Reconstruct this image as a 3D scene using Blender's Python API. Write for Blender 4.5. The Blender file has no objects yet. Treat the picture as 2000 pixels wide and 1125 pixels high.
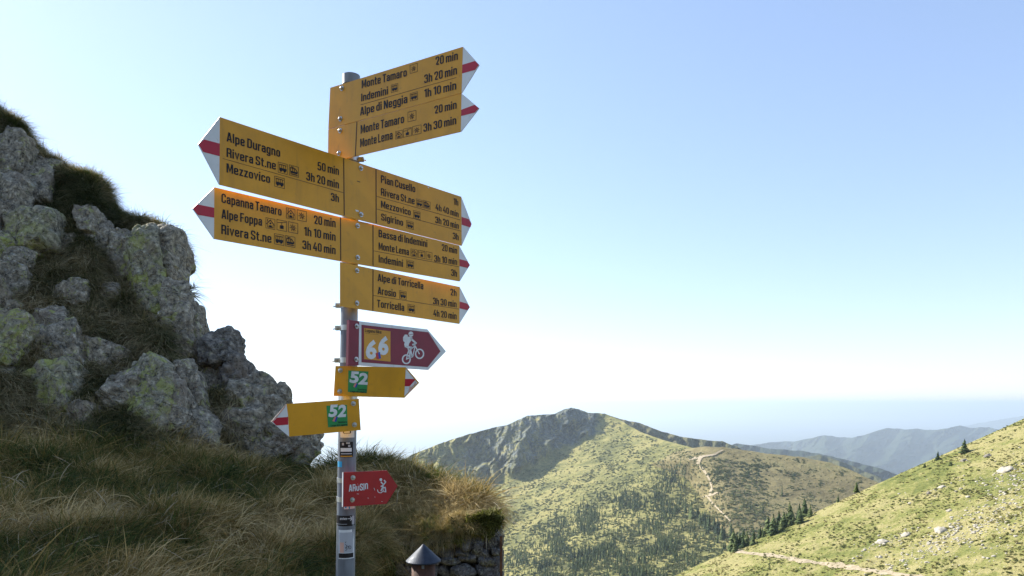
import bpy, bmesh, math, random
import numpy as np
from mathutils import Vector
random.seed(7); RNG = np.random.default_rng(11)
SC = bpy.context.scene; COL = SC.collection
# ------------------------------------------------------------------ camera, sky, sun, exposure
CZ = 1.6; HOR = 790.0; F = 1400.0
cam = bpy.data.cameras.new('camera'); CAM = bpy.data.objects.new('camera', cam); COL.objects.link(CAM)
CAM.location = (0, 0, CZ); CAM.rotation_euler = (math.pi/2, 0, 0)
cam.sensor_width = 36; cam.lens = 36*F/2000; cam.shift_y = (HOR-562.5)/2000
cam.clip_start = .05; cam.clip_end = 300000; SC.camera = CAM
SUN_EL = math.radians(34); SUN_AZ = math.radians(-54)
world = bpy.data.worlds.new('World'); SC.world = world; world.use_nodes = True
wn = world.node_tree; bg = wn.nodes['Background']; sky = wn.nodes.new('ShaderNodeTexSky')
sky.sky_type = 'NISHITA'; sky.sun_disc = False; sky.sun_elevation = SUN_EL; sky.sun_rotation = SUN_AZ
sky.altitude = 600; sky.air_density = 1.1; sky.dust_density = .3; sky.ozone_density = 5.0
gm = wn.nodes.new('ShaderNodeGamma'); gm.inputs[1].default_value = .66
tn = wn.nodes.new('ShaderNodeMix'); tn.data_type = 'RGBA'; tn.blend_type = 'MULTIPLY'; tn.inputs[0].default_value = 1; tn.inputs[7].default_value = (1.43, 1.37, 1.44, 1)
wn.links.new(sky.outputs[0], gm.inputs[0]); wn.links.new(gm.outputs[0], tn.inputs[6]); wn.links.new(tn.outputs[2], bg.inputs[0]); bg.inputs[1].default_value = .095
sl = bpy.data.lights.new('sun', 'SUN'); sl.energy = 3.6; sl.angle = math.radians(.5); sl.color = (1, .95, .86)
SUN = bpy.data.objects.new('sun', sl); COL.objects.link(SUN)
sd = Vector((math.sin(SUN_AZ)*math.cos(SUN_EL), math.cos(SUN_AZ)*math.cos(SUN_EL), math.sin(SUN_EL)))
SUN.rotation_euler = sd.to_track_quat('Z', 'Y').to_euler(); SUN.location = (-6, 5, 12)
vs = SC.view_settings; vs.view_transform = 'Standard'; vs.look = 'None'; vs.gamma = 1; vs.use_curve_mapping = False
vs.exposure = 1.58
SC.render.engine = 'CYCLES'
cy = SC.cycles; cy.use_denoising = True; cy.max_bounces = 6; cy.diffuse_bounces = 3; cy.transmission_bounces = 3
cy.transparent_max_bounces = 4; cy.volume_bounces = 0; cy.caustics_reflective = False; cy.caustics_refractive = False

# ------------------------------------------------------------------ helpers
def W(px, py, Y):
    return np.array([(px-1000.0)/F*Y, Y, CZ+(HOR-py)/F*Y])
def WW(px, py, Y):
    return np.stack([(px-1000.0)/F*Y, Y, CZ+(HOR-py)/F*Y], -1)
def ss(a, b, x):
    t = np.clip((x-a)/(b-a), 0, 1); return t*t*(3-2*t)
def softp(x, s):
    return s*np.logaddexp(0, x/s)
def perlin(P, seed=0):
    P = np.asarray(P, float); i = np.floor(P).astype(np.int64); f = P-i; u = f*f*f*(f*(f*6-15)+10)
    def g(dx, dy, dz):
        h = ((i[..., 0]+dx)*374761393+(i[..., 1]+dy)*668265263+(i[..., 2]+dz)*2147483647+seed*974634777) & 0xffffffff
        h = ((h ^ (h >> 13))*1274126177) & 0xffffffff; h = ((h ^ (h >> 16))*2246822519) & 0xffffffff; h ^= h >> 15
        a = (h & 0xffff)/65535*2-1; b = ((h >> 8) & 0xffff)/65535*2-1; c = ((h >> 16) & 0xffff)/65535*2-1
        return a*(f[..., 0]-dx)+b*(f[..., 1]-dy)+c*(f[..., 2]-dz)
    def L(a, b, t): return a+(b-a)*t
    x, y, z = u[..., 0], u[..., 1], u[..., 2]
    return L(L(L(g(0,0,0), g(1,0,0), x), L(g(0,1,0), g(1,1,0), x), y), L(L(g(0,0,1), g(1,0,1), x), L(g(0,1,1), g(1,1,1), x), y), z)*1.2
def fbm(P, o=4, seed=0, ridged=False):
    r = 0; a = 1; t = 0; P = np.asarray(P, float)
    for k in range(o):
        n = perlin(P*2**k+k*17.3, seed+k)
        r = r+a*((1-2*np.abs(n)) if ridged else n); t += a; a *= .5
    return r/t*(1 if ridged else 1.4)
def mk(name, V, Fc, mat=None, smooth=False, attrs=None):
    V = np.asarray(V, np.float64).reshape(-1, 3); me = bpy.data.meshes.new(name)
    if isinstance(Fc, np.ndarray):
        n, k = Fc.shape
        me.vertices.add(len(V)); me.vertices.foreach_set('co', V.astype(np.float32).ravel())
        me.loops.add(n*k); me.loops.foreach_set('vertex_index', Fc.astype(np.int32).ravel())
        me.polygons.add(n); me.polygons.foreach_set('loop_start', np.arange(n, dtype=np.int32)*k)
        me.update(calc_edges=True)
    else:
        me.from_pydata([tuple(v) for v in V], [], [tuple(f) for f in Fc]); me.update()
    if smooth: me.polygons.foreach_set('use_smooth', np.ones(len(me.polygons), bool))
    if attrs:
        for an, av in attrs.items():
            at = me.attributes.new(an, 'FLOAT', 'POINT'); at.data.foreach_set('value', np.asarray(av, np.float32))
    if mat: me.materials.append(mat)
    return me
def link(name, me, parent=None, loc=None):
    o = bpy.data.objects.new(name, me); COL.objects.link(o)
    if parent is not None: o.parent = parent
    if loc is not None: o.location = loc
    return o
def tag(o, label=None, cat=None, group=None, kind=None):
    if label: o['label'] = label
    if cat: o['category'] = cat
    if group: o['group'] = group
    if kind: o['kind'] = kind
    return o
def empty(name, loc):
    o = bpy.data.objects.new(name, None); COL.objects.link(o); o.location = loc; o.empty_display_size = .1; return o
def part(name, V, Fc, mat, parent, smooth=False):
    """mesh in world coordinates, stored relative to its parent chain"""
    off = np.zeros(3); p = parent
    while p is not None: off += np.array(p.location); p = p.parent
    me = mk(name, np.asarray(V, float).reshape(-1, 3)-off, Fc, mat, smooth)
    return link(name, me, parent)
def gridfaces(nu, nv):
    a = np.arange(nu*nv).reshape(nv, nu)
    return np.stack([a[:-1, :-1], a[:-1, 1:], a[1:, 1:], a[1:, :-1]], -1).reshape(-1, 4)
def join(parts):
    V = []; Fs = []; n = 0
    for v, f in parts:
        v = np.asarray(v, float).reshape(-1, 3); V.append(v); Fs += [tuple(int(i)+n for i in q) for q in f]; n += len(v)
    return np.concatenate(V), Fs
def tube(p0, p1, r0, r1=None, n=16, cap=True):
    r1 = r0 if r1 is None else r1; p0 = np.asarray(p0, float); p1 = np.asarray(p1, float); d = p1-p0; d /= np.linalg.norm(d)
    a = np.cross(d, [0, 0, 1.] if abs(d[2]) < .9 else [1., 0, 0]); a /= np.linalg.norm(a); b = np.cross(d, a)
    t = np.arange(n)*2*math.pi/n; c = np.cos(t)[:, None]*a+np.sin(t)[:, None]*b
    V = np.concatenate([p0+c*r0, p1+c*r1]); Fs = [(i, (i+1) % n, n+(i+1) % n, n+i) for i in range(n)]
    if cap: Fs += [tuple(range(n))[::-1], tuple(range(n, 2*n))]
    return V, Fs
def box(c, u, v, w):
    c = np.asarray(c, float); u, v, w = (np.asarray(k, float) for k in (u, v, w))
    V = [c+i*u+j*v+k*w for k in (-1, 1) for j in (-1, 1) for i in (-1, 1)]
    return np.array(V), [(0,2,3,1),(4,5,7,6),(0,1,5,4),(2,6,7,3),(0,4,6,2),(1,3,7,5)]

# ------------------------------------------------------------------ materials
class NM:
    def __init__(s, name):
        s.m = bpy.data.materials.new(name); s.m.use_nodes = True; s.t = s.m.node_tree; s.N = s.t.nodes
        s.b = s.N['Principled BSDF']; s.o = s.N['Material Output']; s.b.inputs['Specular IOR Level'].default_value = .3
        s.b.inputs['Roughness'].default_value = .8
    def n(s, ty, **k):
        x = s.N.new(ty)
        for a, v in k.items():
            if a.startswith('i_'):
                key = a[2:].replace('_', ' '); x.inputs[int(key) if key.isdigit() else key].default_value = v
            else: setattr(x, a, v)
        return x
    def l(s, a, b): s.t.links.new(a, b)
    def pos(s, scale=(1, 1, 1), rot=(0, 0, 0)):
        g = s.n('ShaderNodeNewGeometry'); mp = s.n('ShaderNodeMapping'); mp.inputs['Scale'].default_value = scale
        mp.inputs['Rotation'].default_value = rot
        s.l(g.outputs['Position'], mp.inputs[0]); return mp.outputs[0]
    def obj(s, scale=(1, 1, 1)):
        g = s.n('ShaderNodeTexCoord'); mp = s.n('ShaderNodeMapping'); mp.inputs['Scale'].default_value = scale
        s.l(g.outputs['Object'], mp.inputs[0]); return mp.outputs[0]
    def noise(s, co, sc, det=4, rough=.55, dist=0):
        x = s.n('ShaderNodeTexNoise'); x.inputs['Scale'].default_value = sc; x.inputs['Detail'].default_value = det
        x.inputs['Roughness'].default_value = rough; x.inputs['Distortion'].default_value = dist; s.l(co, x.inputs['Vector']); return x.outputs[0]
    def ramp(s, fac, stops):
        r = s.n('ShaderNodeValToRGB'); e = r.color_ramp.elements
        while len(e) < len(stops): e.new(.5)
        for q, (p, c) in zip(e, stops):
            q.position = p; q.color = (*c, 1) if len(c) == 3 else c
        s.l(fac, r.inputs[0]); return r.outputs[0]
    def fr(s, fac, a, b):
        x = s.n('ShaderNodeMapRange'); x.inputs[1].default_value = a; x.inputs[2].default_value = b; s.l(fac, x.inputs[0]); return x.outputs[0]
    def mix(s, f, a, b, mode='MIX'):
        x = s.n('ShaderNodeMix', data_type='RGBA', blend_type=mode)
        for v, i in ((f, 0), (a, 6), (b, 7)):
            if isinstance(v, (int, float)): x.inputs[i].default_value = v
            elif isinstance(v, tuple): x.inputs[i].default_value = (*v, 1)
            else: s.l(v, x.inputs[i])
        return x.outputs[2]
    def math(s, op, a, b=None):
        x = s.n('ShaderNodeMath', operation=op)
        for v, i in ((a, 0), (b, 1)):
            if v is None: continue
            if isinstance(v, (int, float)): x.inputs[i].default_value = v
            else: s.l(v, x.inputs[i])
        return x.outputs[0]
    def attr(s, name):
        a = s.n('ShaderNodeAttribute'); a.attribute_name = name; return a.outputs['Fac']
    def bump(s, h, st=.3, d=.01):
        x = s.n('ShaderNodeBump'); x.inputs['Strength'].default_value = st; x.inputs['Distance'].default_value = d
        s.l(h, x.inputs['Height']); s.l(x.outputs[0], s.b.inputs['Normal'])
    def col(s, c):
        if isinstance(c, tuple): s.b.inputs['Base Color'].default_value = (*c, 1)
        else: s.l(c, s.b.inputs['Base Color'])
    def rough(s, r):
        if isinstance(r, (int, float)): s.b.inputs['Roughness'].default_value = r
        else: s.l(r, s.b.inputs['Roughness'])

def m_enamel(name, c, rough=.42, var=.06, spec=.4, dirt=.25):
    k = NM(name); p = k.obj(); n = k.noise(p, 9, 4); n2 = k.noise(p, 60, 3)
    d = tuple(x*(1-var*3) for x in c)
    st_ = k.noise(k.obj((1, 1, .12)), 34, 4, .6); cc = k.mix(k.fr(n, .35, .7), c, d); cc = k.mix(k.math('MULTIPLY', k.fr(st_, .55, .75), dirt*1.4), cc, tuple(x*.45+.02 for x in c)); k.col(k.mix(k.math('MULTIPLY', k.fr(n2, .62, .8), dirt), cc, (.12, .09, .05)))
    k.rough(k.fr(n2, -.6, 1.6)) if False else k.rough(rough); k.b.inputs['Specular IOR Level'].default_value = spec
    k.bump(n, .03, .01); return k.m
YEL = m_enamel('sign_yellow', (.76, .355, .012), .42)
WHT = m_enamel('sign_white', (.78, .80, .80), .4)
RED = m_enamel('sign_red', (.50, .012, .035), .4)
MAR = m_enamel('sign_maroon', (.24, .014, .035), .4)
RED2 = m_enamel('board_red', (.44, .018, .02), .45, .08)
BLK = m_enamel('print_black', (.012, .010, .012), .5, 0, .3, 0)
DKL = m_enamel('print_line', (.05, .035, .02), .5, 0, .3, 0)
ORG = m_enamel('sticker_orange', (.70, .33, .03), .5)
GRN = m_enamel('sticker_green', (.03, .30, .08), .5)
BLU = m_enamel('sticker_blue', (.02, .07, .42), .5)
CYN = m_enamel('sticker_cyan', (.03, .42, .75), .5)
RDT = m_enamel('sticker_redtab', (.55, .05, .04), .5)
PKT = m_enamel('sticker_pink', (.75, .25, .22), .5)
PNK = m_enamel('sticker_salmon', (.70, .42, .33), .5)
LGY = m_enamel('sticker_grey', (.45, .47, .50), .5)
def m_metal(name, c, rough=.4, metal=.8):
    k = NM(name); p = k.obj((1, 1, .25)); n = k.noise(p, 40, 5); v = k.n('ShaderNodeTexVoronoi'); v.inputs['Scale'].default_value = 55; k.l(p, v.inputs['Vector'])
    k.col(k.mix(k.fr(n, .3, .7), c, tuple(x*.62 for x in c))); k.b.inputs['Metallic'].default_value = metal
    k.rough(k.math('ADD', k.math('MULTIPLY', v.outputs['Distance'], .15), rough)); k.bump(n, .08, .004); return k.m
GALV = m_metal('galvanised_steel', (.22, .245, .28), .42, .35)
STEEL = m_metal('bright_steel', (.62, .62, .60), .28, .9)
DSTEEL = m_metal('dull_steel', (.30, .30, .30), .45, .7)
CAPM = m_metal('dark_sheet', (.045, .055, .075), .5, .3)
def m_rust():
    k = NM('rusty_pipe'); p = k.obj(); n = k.noise(p, 14, 6, .7); k.col(k.ramp(n, [(.3, (.03, .02, .017)), (.5, (.10, .045, .025)), (.68, (.17, .08, .04))])); k.rough(.7); k.bump(n, .3, .004); return k.m
RUST = m_rust()
def m_rock(name, base=(.20, .20, .20), lich=.5, scale=1.0, stain=(.26, .20, .14)):
    k = NM(name); p = k.pos((scale,)*3); n = k.noise(p, 2.2, 8, .65); f = k.noise(p, 16, 8, .7); g = k.noise(p, 55, 4, .6)
    big = k.noise(p, .9, 3)
    c = k.ramp(f, [(.33, tuple(x*.12 for x in base)), (.44, tuple(x*.6 for x in base)), (.55, base), (.68, tuple(min(1, x*2.0) for x in base))])
    c = k.mix(k.math('MULTIPLY', k.fr(n, .5, .66), .55), c, stain)
    # dark lichen spots, pale crusts and yellow-green map lichen
    v = k.n('ShaderNodeTexVoronoi'); v.inputs['Scale'].default_value = 26; k.l(p, v.inputs['Vector'])
    c = k.mix(k.math('MULTIPLY', k.math('LESS_THAN', v.outputs['Distance'], .22), .55), c, (.03, .035, .035))
    w = k.noise(p, 7, 8, .75, .6)
    m1 = k.math('MULTIPLY', k.fr(w, .60-.08*lich, .64-.06*lich), k.fr(big, .36, .5))
    c = k.mix(k.math('MULTIPLY', m1, .85*min(1, lich+.3)), c, (.38, .40, .10))
    w2 = k.noise(p, 11, 7, .7, .3); c = k.mix(k.math('MULTIPLY', k.fr(w2, .62, .66), .6), c, (.36, .38, .34))
    k.col(c); k.rough(.93)
    cr = k.n('ShaderNodeTexVoronoi', feature='DISTANCE_TO_EDGE'); cr.inputs['Scale'].default_value = 3.2
    wn_ = k.n('ShaderNodeVectorMath', operation='ADD'); nn = k.n('ShaderNodeTexNoise'); nn.inputs['Scale'].default_value = 3; nn.inputs['Detail'].default_value = 5
    k.l(p, nn.inputs['Vector']); k.l(p, wn_.inputs[0]); k.l(nn.outputs['Color'], wn_.inputs[1]); k.l(wn_.outputs[0], cr.inputs['Vector'])
    h = k.math('ADD', k.math('MULTIPLY', f, .7), k.math('MULTIPLY', g, .25)); h = k.math('ADD', h, k.math('MULTIPLY', k.fr(cr.outputs['Distance'], 0, .06), .35))
    k.bump(h, .9, .05/scale); return k.m
ROCK = m_rock('rock_lichen', (.36, .315, .235)); ROCKB = m_rock('rock_yellow_lichen', (.36, .325, .23), 1.5); ROCKD = m_rock('rock_dark', (.22, .20, .17), .1)
STONE = m_rock('wall_stone', (.175, .165, .155), .0, 2.2, (.20, .14, .11))
def m_soil():
    k = NM('turf_soil'); p = k.pos(); n = k.noise(p, 5, 8, .7); k.col(k.ramp(n, [(.3, (.03, .027, .018)), (.55, (.075, .065, .04)), (.75, (.12, .10, .055))])); k.rough(1); k.bump(n, 1, .06); return k.m
SOIL = m_soil()
def m_blade(name, stops, tr=.35, rnd=.35, world=1.0):
    k = NM(name); oi = k.n('ShaderNodeObjectInfo'); t = k.attr('tint')
    f = k.math('ADD', k.math('MULTIPLY', t, 1-rnd), k.math('MULTIPLY', oi.outputs['Random'], rnd))
    big = k.noise(k.pos(), world, 3); f = k.math('ADD', f, k.math('MULTIPLY', k.math('SUBTRACT', big, .5), 2.3))
    c = k.ramp(f, stops); k.col(c); k.rough(.75); k.b.inputs['Specular IOR Level'].default_value = .2
    tl = k.n('ShaderNodeBsdfTranslucent'); k.l(c, tl.inputs[0]); mx = k.n('ShaderNodeMixShader'); mx.inputs[0].default_value = tr
    k.l(k.b.outputs[0], mx.inputs[1]); k.l(tl.outputs[0], mx.inputs[2]); k.l(mx.outputs[0], k.o.inputs[0]); return k.m
GRASS = m_blade('grass_blades', [(.02, (.034, .052, .012)), (.34, (.090, .125, .028)), (.5, (.22, .165, .045)), (.74, (.42, .30, .11)), (.98, (.74, .58, .29))])
GRASSC = m_blade('cliff_grass_blades', [(.02, (.045, .06, .02)), (.35, (.15, .145, .058)), (.65, (.31, .255, .13)), (.98, (.58, .48, .29))])
STRAW = m_blade('dry_stalks', [(.0, (.36, .29, .17)), (1, (.52, .44, .29))], .3)
MOSS = m_blade('moss_leaves', [(.1, (.035, .035, .012)), (.6, (.075, .075, .018)), (.95, (.20, .20, .04))], .3)
FIR = m_blade('conifer_needles', [(.1, (.030, .055, .022)), (.5, (.07, .105, .036)), (.9, (.16, .19, .065))], .15, .6, .01)
HEATH = m_blade('heath_leaves', [(.1, (.12, .14, .045)), (.5, (.22, .225, .075)), (.9, (.36, .31, .13))], .25, .8, .02)
SHRUB = m_blade('shrub_leaves', [(.1, (.09, .11, .042)), (.5, (.15, .17, .068)), (.9, (.26, .25, .11))], .2, .8, .004)
BARK = NM('bark'); BARK.col((.06, .045, .03)); BARK = BARK.m
def m_slope(name, greens, rocky=None, scale=1.0, rockcol=(.20, .20, .19), st=1.0):
    k = NM(name); p = k.pos((scale,)*3); a = k.noise(p, .010, 6, .62); b = k.noise(p, .06, 6, .7); c_ = k.noise(p, .35, 5, .7)
    f = k.math('ADD', k.math('MULTIPLY', a, .45), k.math('ADD', k.math('MULTIPLY', b, .35), k.math('MULTIPLY', c_, .25)))
    c = k.ramp(f, greens)
    if rocky is not None:
        rk = k.attr('rock'); r2 = k.noise(k.pos((scale, scale, scale*.35)), .045, 8, .75)
        m = k.fr(k.math('ADD', k.math('MULTIPLY', rk, .42), r2), .76, .92)
        rc = k.ramp(k.noise(k.pos((scale, scale, scale*.5)), .10, 9, .85), [(.36, tuple(x*.3 for x in rockcol)), (.48, rockcol), (.60, tuple(x*2.6 for x in rockcol))])
        c = k.mix(m, c, rc)
    k.col(c); k.rough(.95); k.b.inputs['Specular IOR Level'].default_value = .1
    k.bump(k.math('ADD', b, k.math('MULTIPLY', c_, .6)), .8*st, 8/scale*.5); return k.m

# ------------------------------------------------------------------ landforms: depth of each surface along a viewing azimuth, built as true sheets
def interp(pts, x): pts = np.array(pts, float); return np.interp(x, pts[:, 0], pts[:, 1])
SIL_B = [(300,1010),(500,980),(650,950),(760,915),(800,890),(870,862),(950,838),(990,830),(1030,812),(1085,808),(1100,800),(1115,796),(1130,799),(1150,806),(1180,808),(1210,820),(1250,843),(1300,861),(1340,871),(1400,890),(1500,905),(1700,960),(1900,1000)]
FOLD = [(780,1190),(815,1180),(845,1172),(870,1120),(900,1065),(930,1010),(960,955),(1020,880),(1125,760),(1400,500)]
def depthB(px, py):
    xf = np.interp(py, [q[0] for q in FOLD], [q[1] for q in FOLD])
    Y = 2150-2.6*(py-800)-1.35*softp(px-xf, 14)+1.05*softp(px-xf-330, 20)-.15*softp(xf-px, 14)
    w = ss(-10, 60, xf-px)*ss(1000, 930, py)           # rocky face left of the fold
    q = np.stack([px*.020+py*.006, py*.0085, py*0], -1); q = q+fbm(np.stack([px*.012, py*.02, px*0], -1), 3, 2)[..., None]*np.array([.5, .3, 0])
    Y = Y-w*((fbm(q, 6, 3, True)-.35)*105+fbm(q*3.7, 4, 4, True)*34)*ss(700, 860, px)
    # shaded bowls
    Y = Y+55*np.exp(-((px-955)/42)**2-((py-925)/38)**2)+40*np.exp(-((px-1095)/40)**2-((py-845)/26)**2)
    Y = Y-50*np.exp(-((px-1013-(py-880)*-.3)/18)**2-((py-900)/60)**2)
    P = WW(px, py, Y)
    Y = 700+softp(Y-700, 60)
    P = WW(px, py, Y)
    Y = Y+fbm(P/160, 4, 9)*26*(.35+.65*ss(0, 120, py-interp(SIL_B, px)+40))+fbm(P/28, 3, 5)*6.5+fbm(P/9, 3, 6)*2.6*(.4+w)
    return Y
def rockB(px, py):
    xf = np.interp(py, [q[0] for q in FOLD], [q[1] for q in FOLD])
    w = ss(-25, 40, xf-px)*ss(990, 900, py)*ss(820, 930, px)
    return np.clip(w*.9+.7*np.exp(-((px-1120)/40)**2-((py-830)/40)**2)+.25*np.exp(-((px-1210)/60)**2-((py-850)/22)**2), 0, 1)
SIL_C = [(1200,930),(1290,900),(1310,886),(1340,876),(1380,872),(1420,874),(1460,880),(1500,886),(1560,892),(1620,903),(1660,917),(1700,936),(1760,965),(1900,1010)]
SPUR = [(860,1400),(900,1358),(940,1388),(980,1402),(1040,1418),(1120,1440),(1300,1470)]
def depthC(px, py):
    xs = np.interp(py, [q[0] for q in SPUR], [q[1] for q in SPUR])
    Y = 1330-2.1*(py-872)+3.5*softp(xs-px, 10)-.10*softp(px-xs, 12)
    P = WW(px, py, Y); return Y+fbm(P/140, 4, 21)*22*ss(-5, 60, py-interp(SIL_C, px))+fbm(P/20, 3, 22)*3
SIL_2 = [(1120,800),(1150,806),(1180,808),(1210,818),(1250,826),(1290,842),(1330,853),(1380,860),(1410,862),(1440,872),(1460,886),(1490,897),(1540,920)]
def depth2(px, py):
    P = np.stack([px*.03, py*.03, py*0], -1)
    return 2350-1.8*(py-810)+fbm(P*1.3, 6, 31, True)*70+.5*(px-1200)*.3
def sheet(name, sil, depth, px0, px1, pybot, nu, nv, mat, back=500, rock=None, power=1.0):
    px = np.linspace(px0, px1, nu); s = interp(sil, px)
    s = s+fbm(np.stack([px*.05, px*0, px*0], -1), 4, 77)*2.2
    t = np.linspace(0, 1, nv)**power
    PX = np.broadcast_to(px, (nv, nu)); PY = s[None]+(pybot-s[None])*t[:, None]
    Y = depth(PX, PY); P = WW(PX, PY, Y)
    B = []
    for k in (.06, .3, 1.0):
        b = P[0].copy(); b[:, 1] += back*k; b[:, 0] *= (b[:, 1]/P[0][:, 1]); b[:, 2] -= back*k*.45+2; B.insert(0, b)
    A = np.concatenate([np.stack(B), P]); at = {}
    if rock is not None:
        rr = np.concatenate([np.zeros((3, nu)), rock(PX, PY)]); at['rock'] = rr.ravel()
    me = mk(name, A.reshape(-1, 3), gridfaces(nu, nv+3)[:, ::-1], mat, True, at or None)
    return link(name, me)
GREENS = [(.36, (.055, .064, .028)), (.46, (.135, .135, .045)), (.52, (.21, .20, .068)), (.58, (.31, .27, .10)), (.66, (.24, .22, .08))]
MTN = m_slope('mountain_turf', GREENS, True, rockcol=(.075, .085, .078))
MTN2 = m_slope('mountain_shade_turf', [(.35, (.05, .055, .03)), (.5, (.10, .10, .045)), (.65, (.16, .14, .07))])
KNOLL = m_slope('knoll_heath', [(.35, (.09, .075, .038)), (.47, (.155, .13, .06)), (.55, (.22, .185, .085)), (.68, (.17, .165, .07))])
tag(sheet('mountain', SIL_B, depthB, 450, 1800, 1500, 900, 420, MTN, rock=rockB, power=1.3), kind='structure')
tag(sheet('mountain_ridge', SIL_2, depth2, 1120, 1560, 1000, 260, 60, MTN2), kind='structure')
tag(sheet('knoll', SIL_C, depthC, 1180, 1900, 1300, 420, 220, KNOLL), kind='structure')
# near hillside: a real tilted slope, gully and bumps
def zA(X, Y):
    q = np.maximum(0, Y-324); z = CZ-113+.45*X-np.where(q < 40, .011*q*q, 17.6+.88*(q-40))
    P = np.stack([X, Y, X*0], -1)
    env = ss(322, 270, Y)*.8+.2
    return z+fbm(P/60, 4, 41)*3.2*env+fbm(P/9, 4, 42)*.75*env+fbm(P/2.2, 2, 43)*.12
def hitA(px, py):
    """first point of the hillside seen along each view direction"""
    px = np.atleast_1d(np.asarray(px, float)); py = np.atleast_1d(np.asarray(py, float)); a = (px-1000)/F; s = (HOR-py)/F
    Ys = np.linspace(60, 400, 700); X = a[:, None]*Ys; z = zA(X, np.broadcast_to(Ys, X.shape)); ray = CZ+s[:, None]*Ys
    h = ray < z; i = np.argmax(h, 1); ok = h.any(1); Y = Ys[i]; X = a*Y; return np.stack([X, Y, zA(X, Y)], -1), ok
aa = np.linspace(.06, 1.25, 620); Yv = np.concatenate([np.linspace(60, 360, 620), 360+np.linspace(1, 220, 40)])
AX = aa[None]*Yv[:, None]; AY = np.broadcast_to(Yv[:, None], AX.shape)
HILL = m_slope('hillside_turf', [(.36, (.055, .075, .022)), (.45, (.125, .14, .040)), (.51, (.20, .20, .062)), (.57, (.32, .28, .125)), (.66, (.22, .21, .08))], None, 3.0, st=1.0)
tag(link('hillside', mk('hillside', np.stack([AX, AY, zA(AX, AY)], -1).reshape(-1, 3), gridfaces(len(aa), len(Yv)), HILL, True)), kind='structure')
# far blue ranges
def rng_depth(Y0, k, seed, amp):
    def f(px, py):
        q = np.stack([px*.012+py*.008, py*.012, py*0], -1); return Y0-k*(py-840)-fbm(q, 5, seed, True)*amp
    return f
FARF = m_slope('far_forest', [(.35, (.015, .024, .016)), (.55, (.028, .04, .024)), (.7, (.05, .058, .035))], None, .4)
tag(sheet('forested_ridge', [(1380,880),(1440,866),(1480,872),(1500,876),(1560,880),(1600,886),(1660,900),(1720,915),(1760,930),(1850,960)], rng_depth(5400, 9, 51, 420), 1350, 1900, 1040, 260, 70, FARF, 900), kind='structure')
tag(sheet('near_ridge', [(1480,910),(1540,899),(1570,893),(1600,888),(1640,900),(1700,925),(1760,950),(1800,980)], rng_depth(3600, 6, 52, 150), 1470, 1850, 1040, 200, 50, m_slope('ridge_scrub', [(.35, (.04, .05, .025)), (.55, (.09, .09, .04)), (.65, (.2, .17, .08))], None, .6), 500), kind='structure')
tag(sheet('distant_range', [(1380,880),(1480,868),(1500,864),(1560,861),(1585,855),(1610,850),(1640,854),(1665,855),(1700,846),(1730,836),(1765,838),(1800,838),(1830,840),(1850,836),(1875,831),(1900,836),(1930,834),(1990,850),(2200,845)], rng_depth(12500, 24, 53, 1400), 1350, 2250, 1000, 360, 110, FARF, 2000), kind='structure')
tag(sheet('remote_range', [(1700,860),(1800,846),(1900,829),(1950,820),(2000,812),(2100,806),(2250,812)], rng_depth(27000, 50, 54, 1500), 1700, 2300, 900, 160, 50, FARF, 3000), kind='structure')
gx = np.linspace(-70000, 70000, 60); GXX, GYY = np.meshgrid(gx, np.linspace(2500, 70000, 60))
tag(link('valley_floor', mk('valley_floor', np.stack([GXX, GYY, -1500+fbm(np.stack([GXX, GYY, GXX*0], -1)/6000, 3, 61)*120], -1).reshape(-1, 3), gridfaces(60, 60), FARF, True)), kind='structure')
nx, ny = np.meshgrid(np.linspace(-9000, 9000, 90), np.linspace(-9000, 2700, 90))
tag(link('valley_slopes', mk('valley_slopes', np.stack([nx, ny, -420-np.maximum(0, ny-1200)*.72+570*ss(250, -620, ny)*ss(5200, 0, np.abs(nx))-60*ss(-300, -60, ny)*0+fbm(np.stack([nx, ny, nx*0], -1)/900, 3, 62)*60], -1).reshape(-1, 3), gridfaces(90, 90), MTN2, True)), kind='structure')  # unseen rise behind the camera, added for warm bounce and haze height
# the haze
def haze(beta=6.2e-5):
    V, Fs = box((0, 0, (175-1700)/2), (75000, 0, 0), (0, 75000, 0), (0, 0, (175+1700)/2)); k = NM('haze_air'); k.N.remove(k.b)
    v = k.n('ShaderNodeVolumePrincipled'); v.inputs['Density'].default_value = beta; v.inputs['Color'].default_value = (.77, .90, 1, 1); v.inputs['Anisotropy'].default_value = .35
    k.l(v.outputs[0], k.o.inputs['Volume']); tag(link('haze', mk('haze', V, Fs, k.m)), kind='stuff')
haze()

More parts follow.
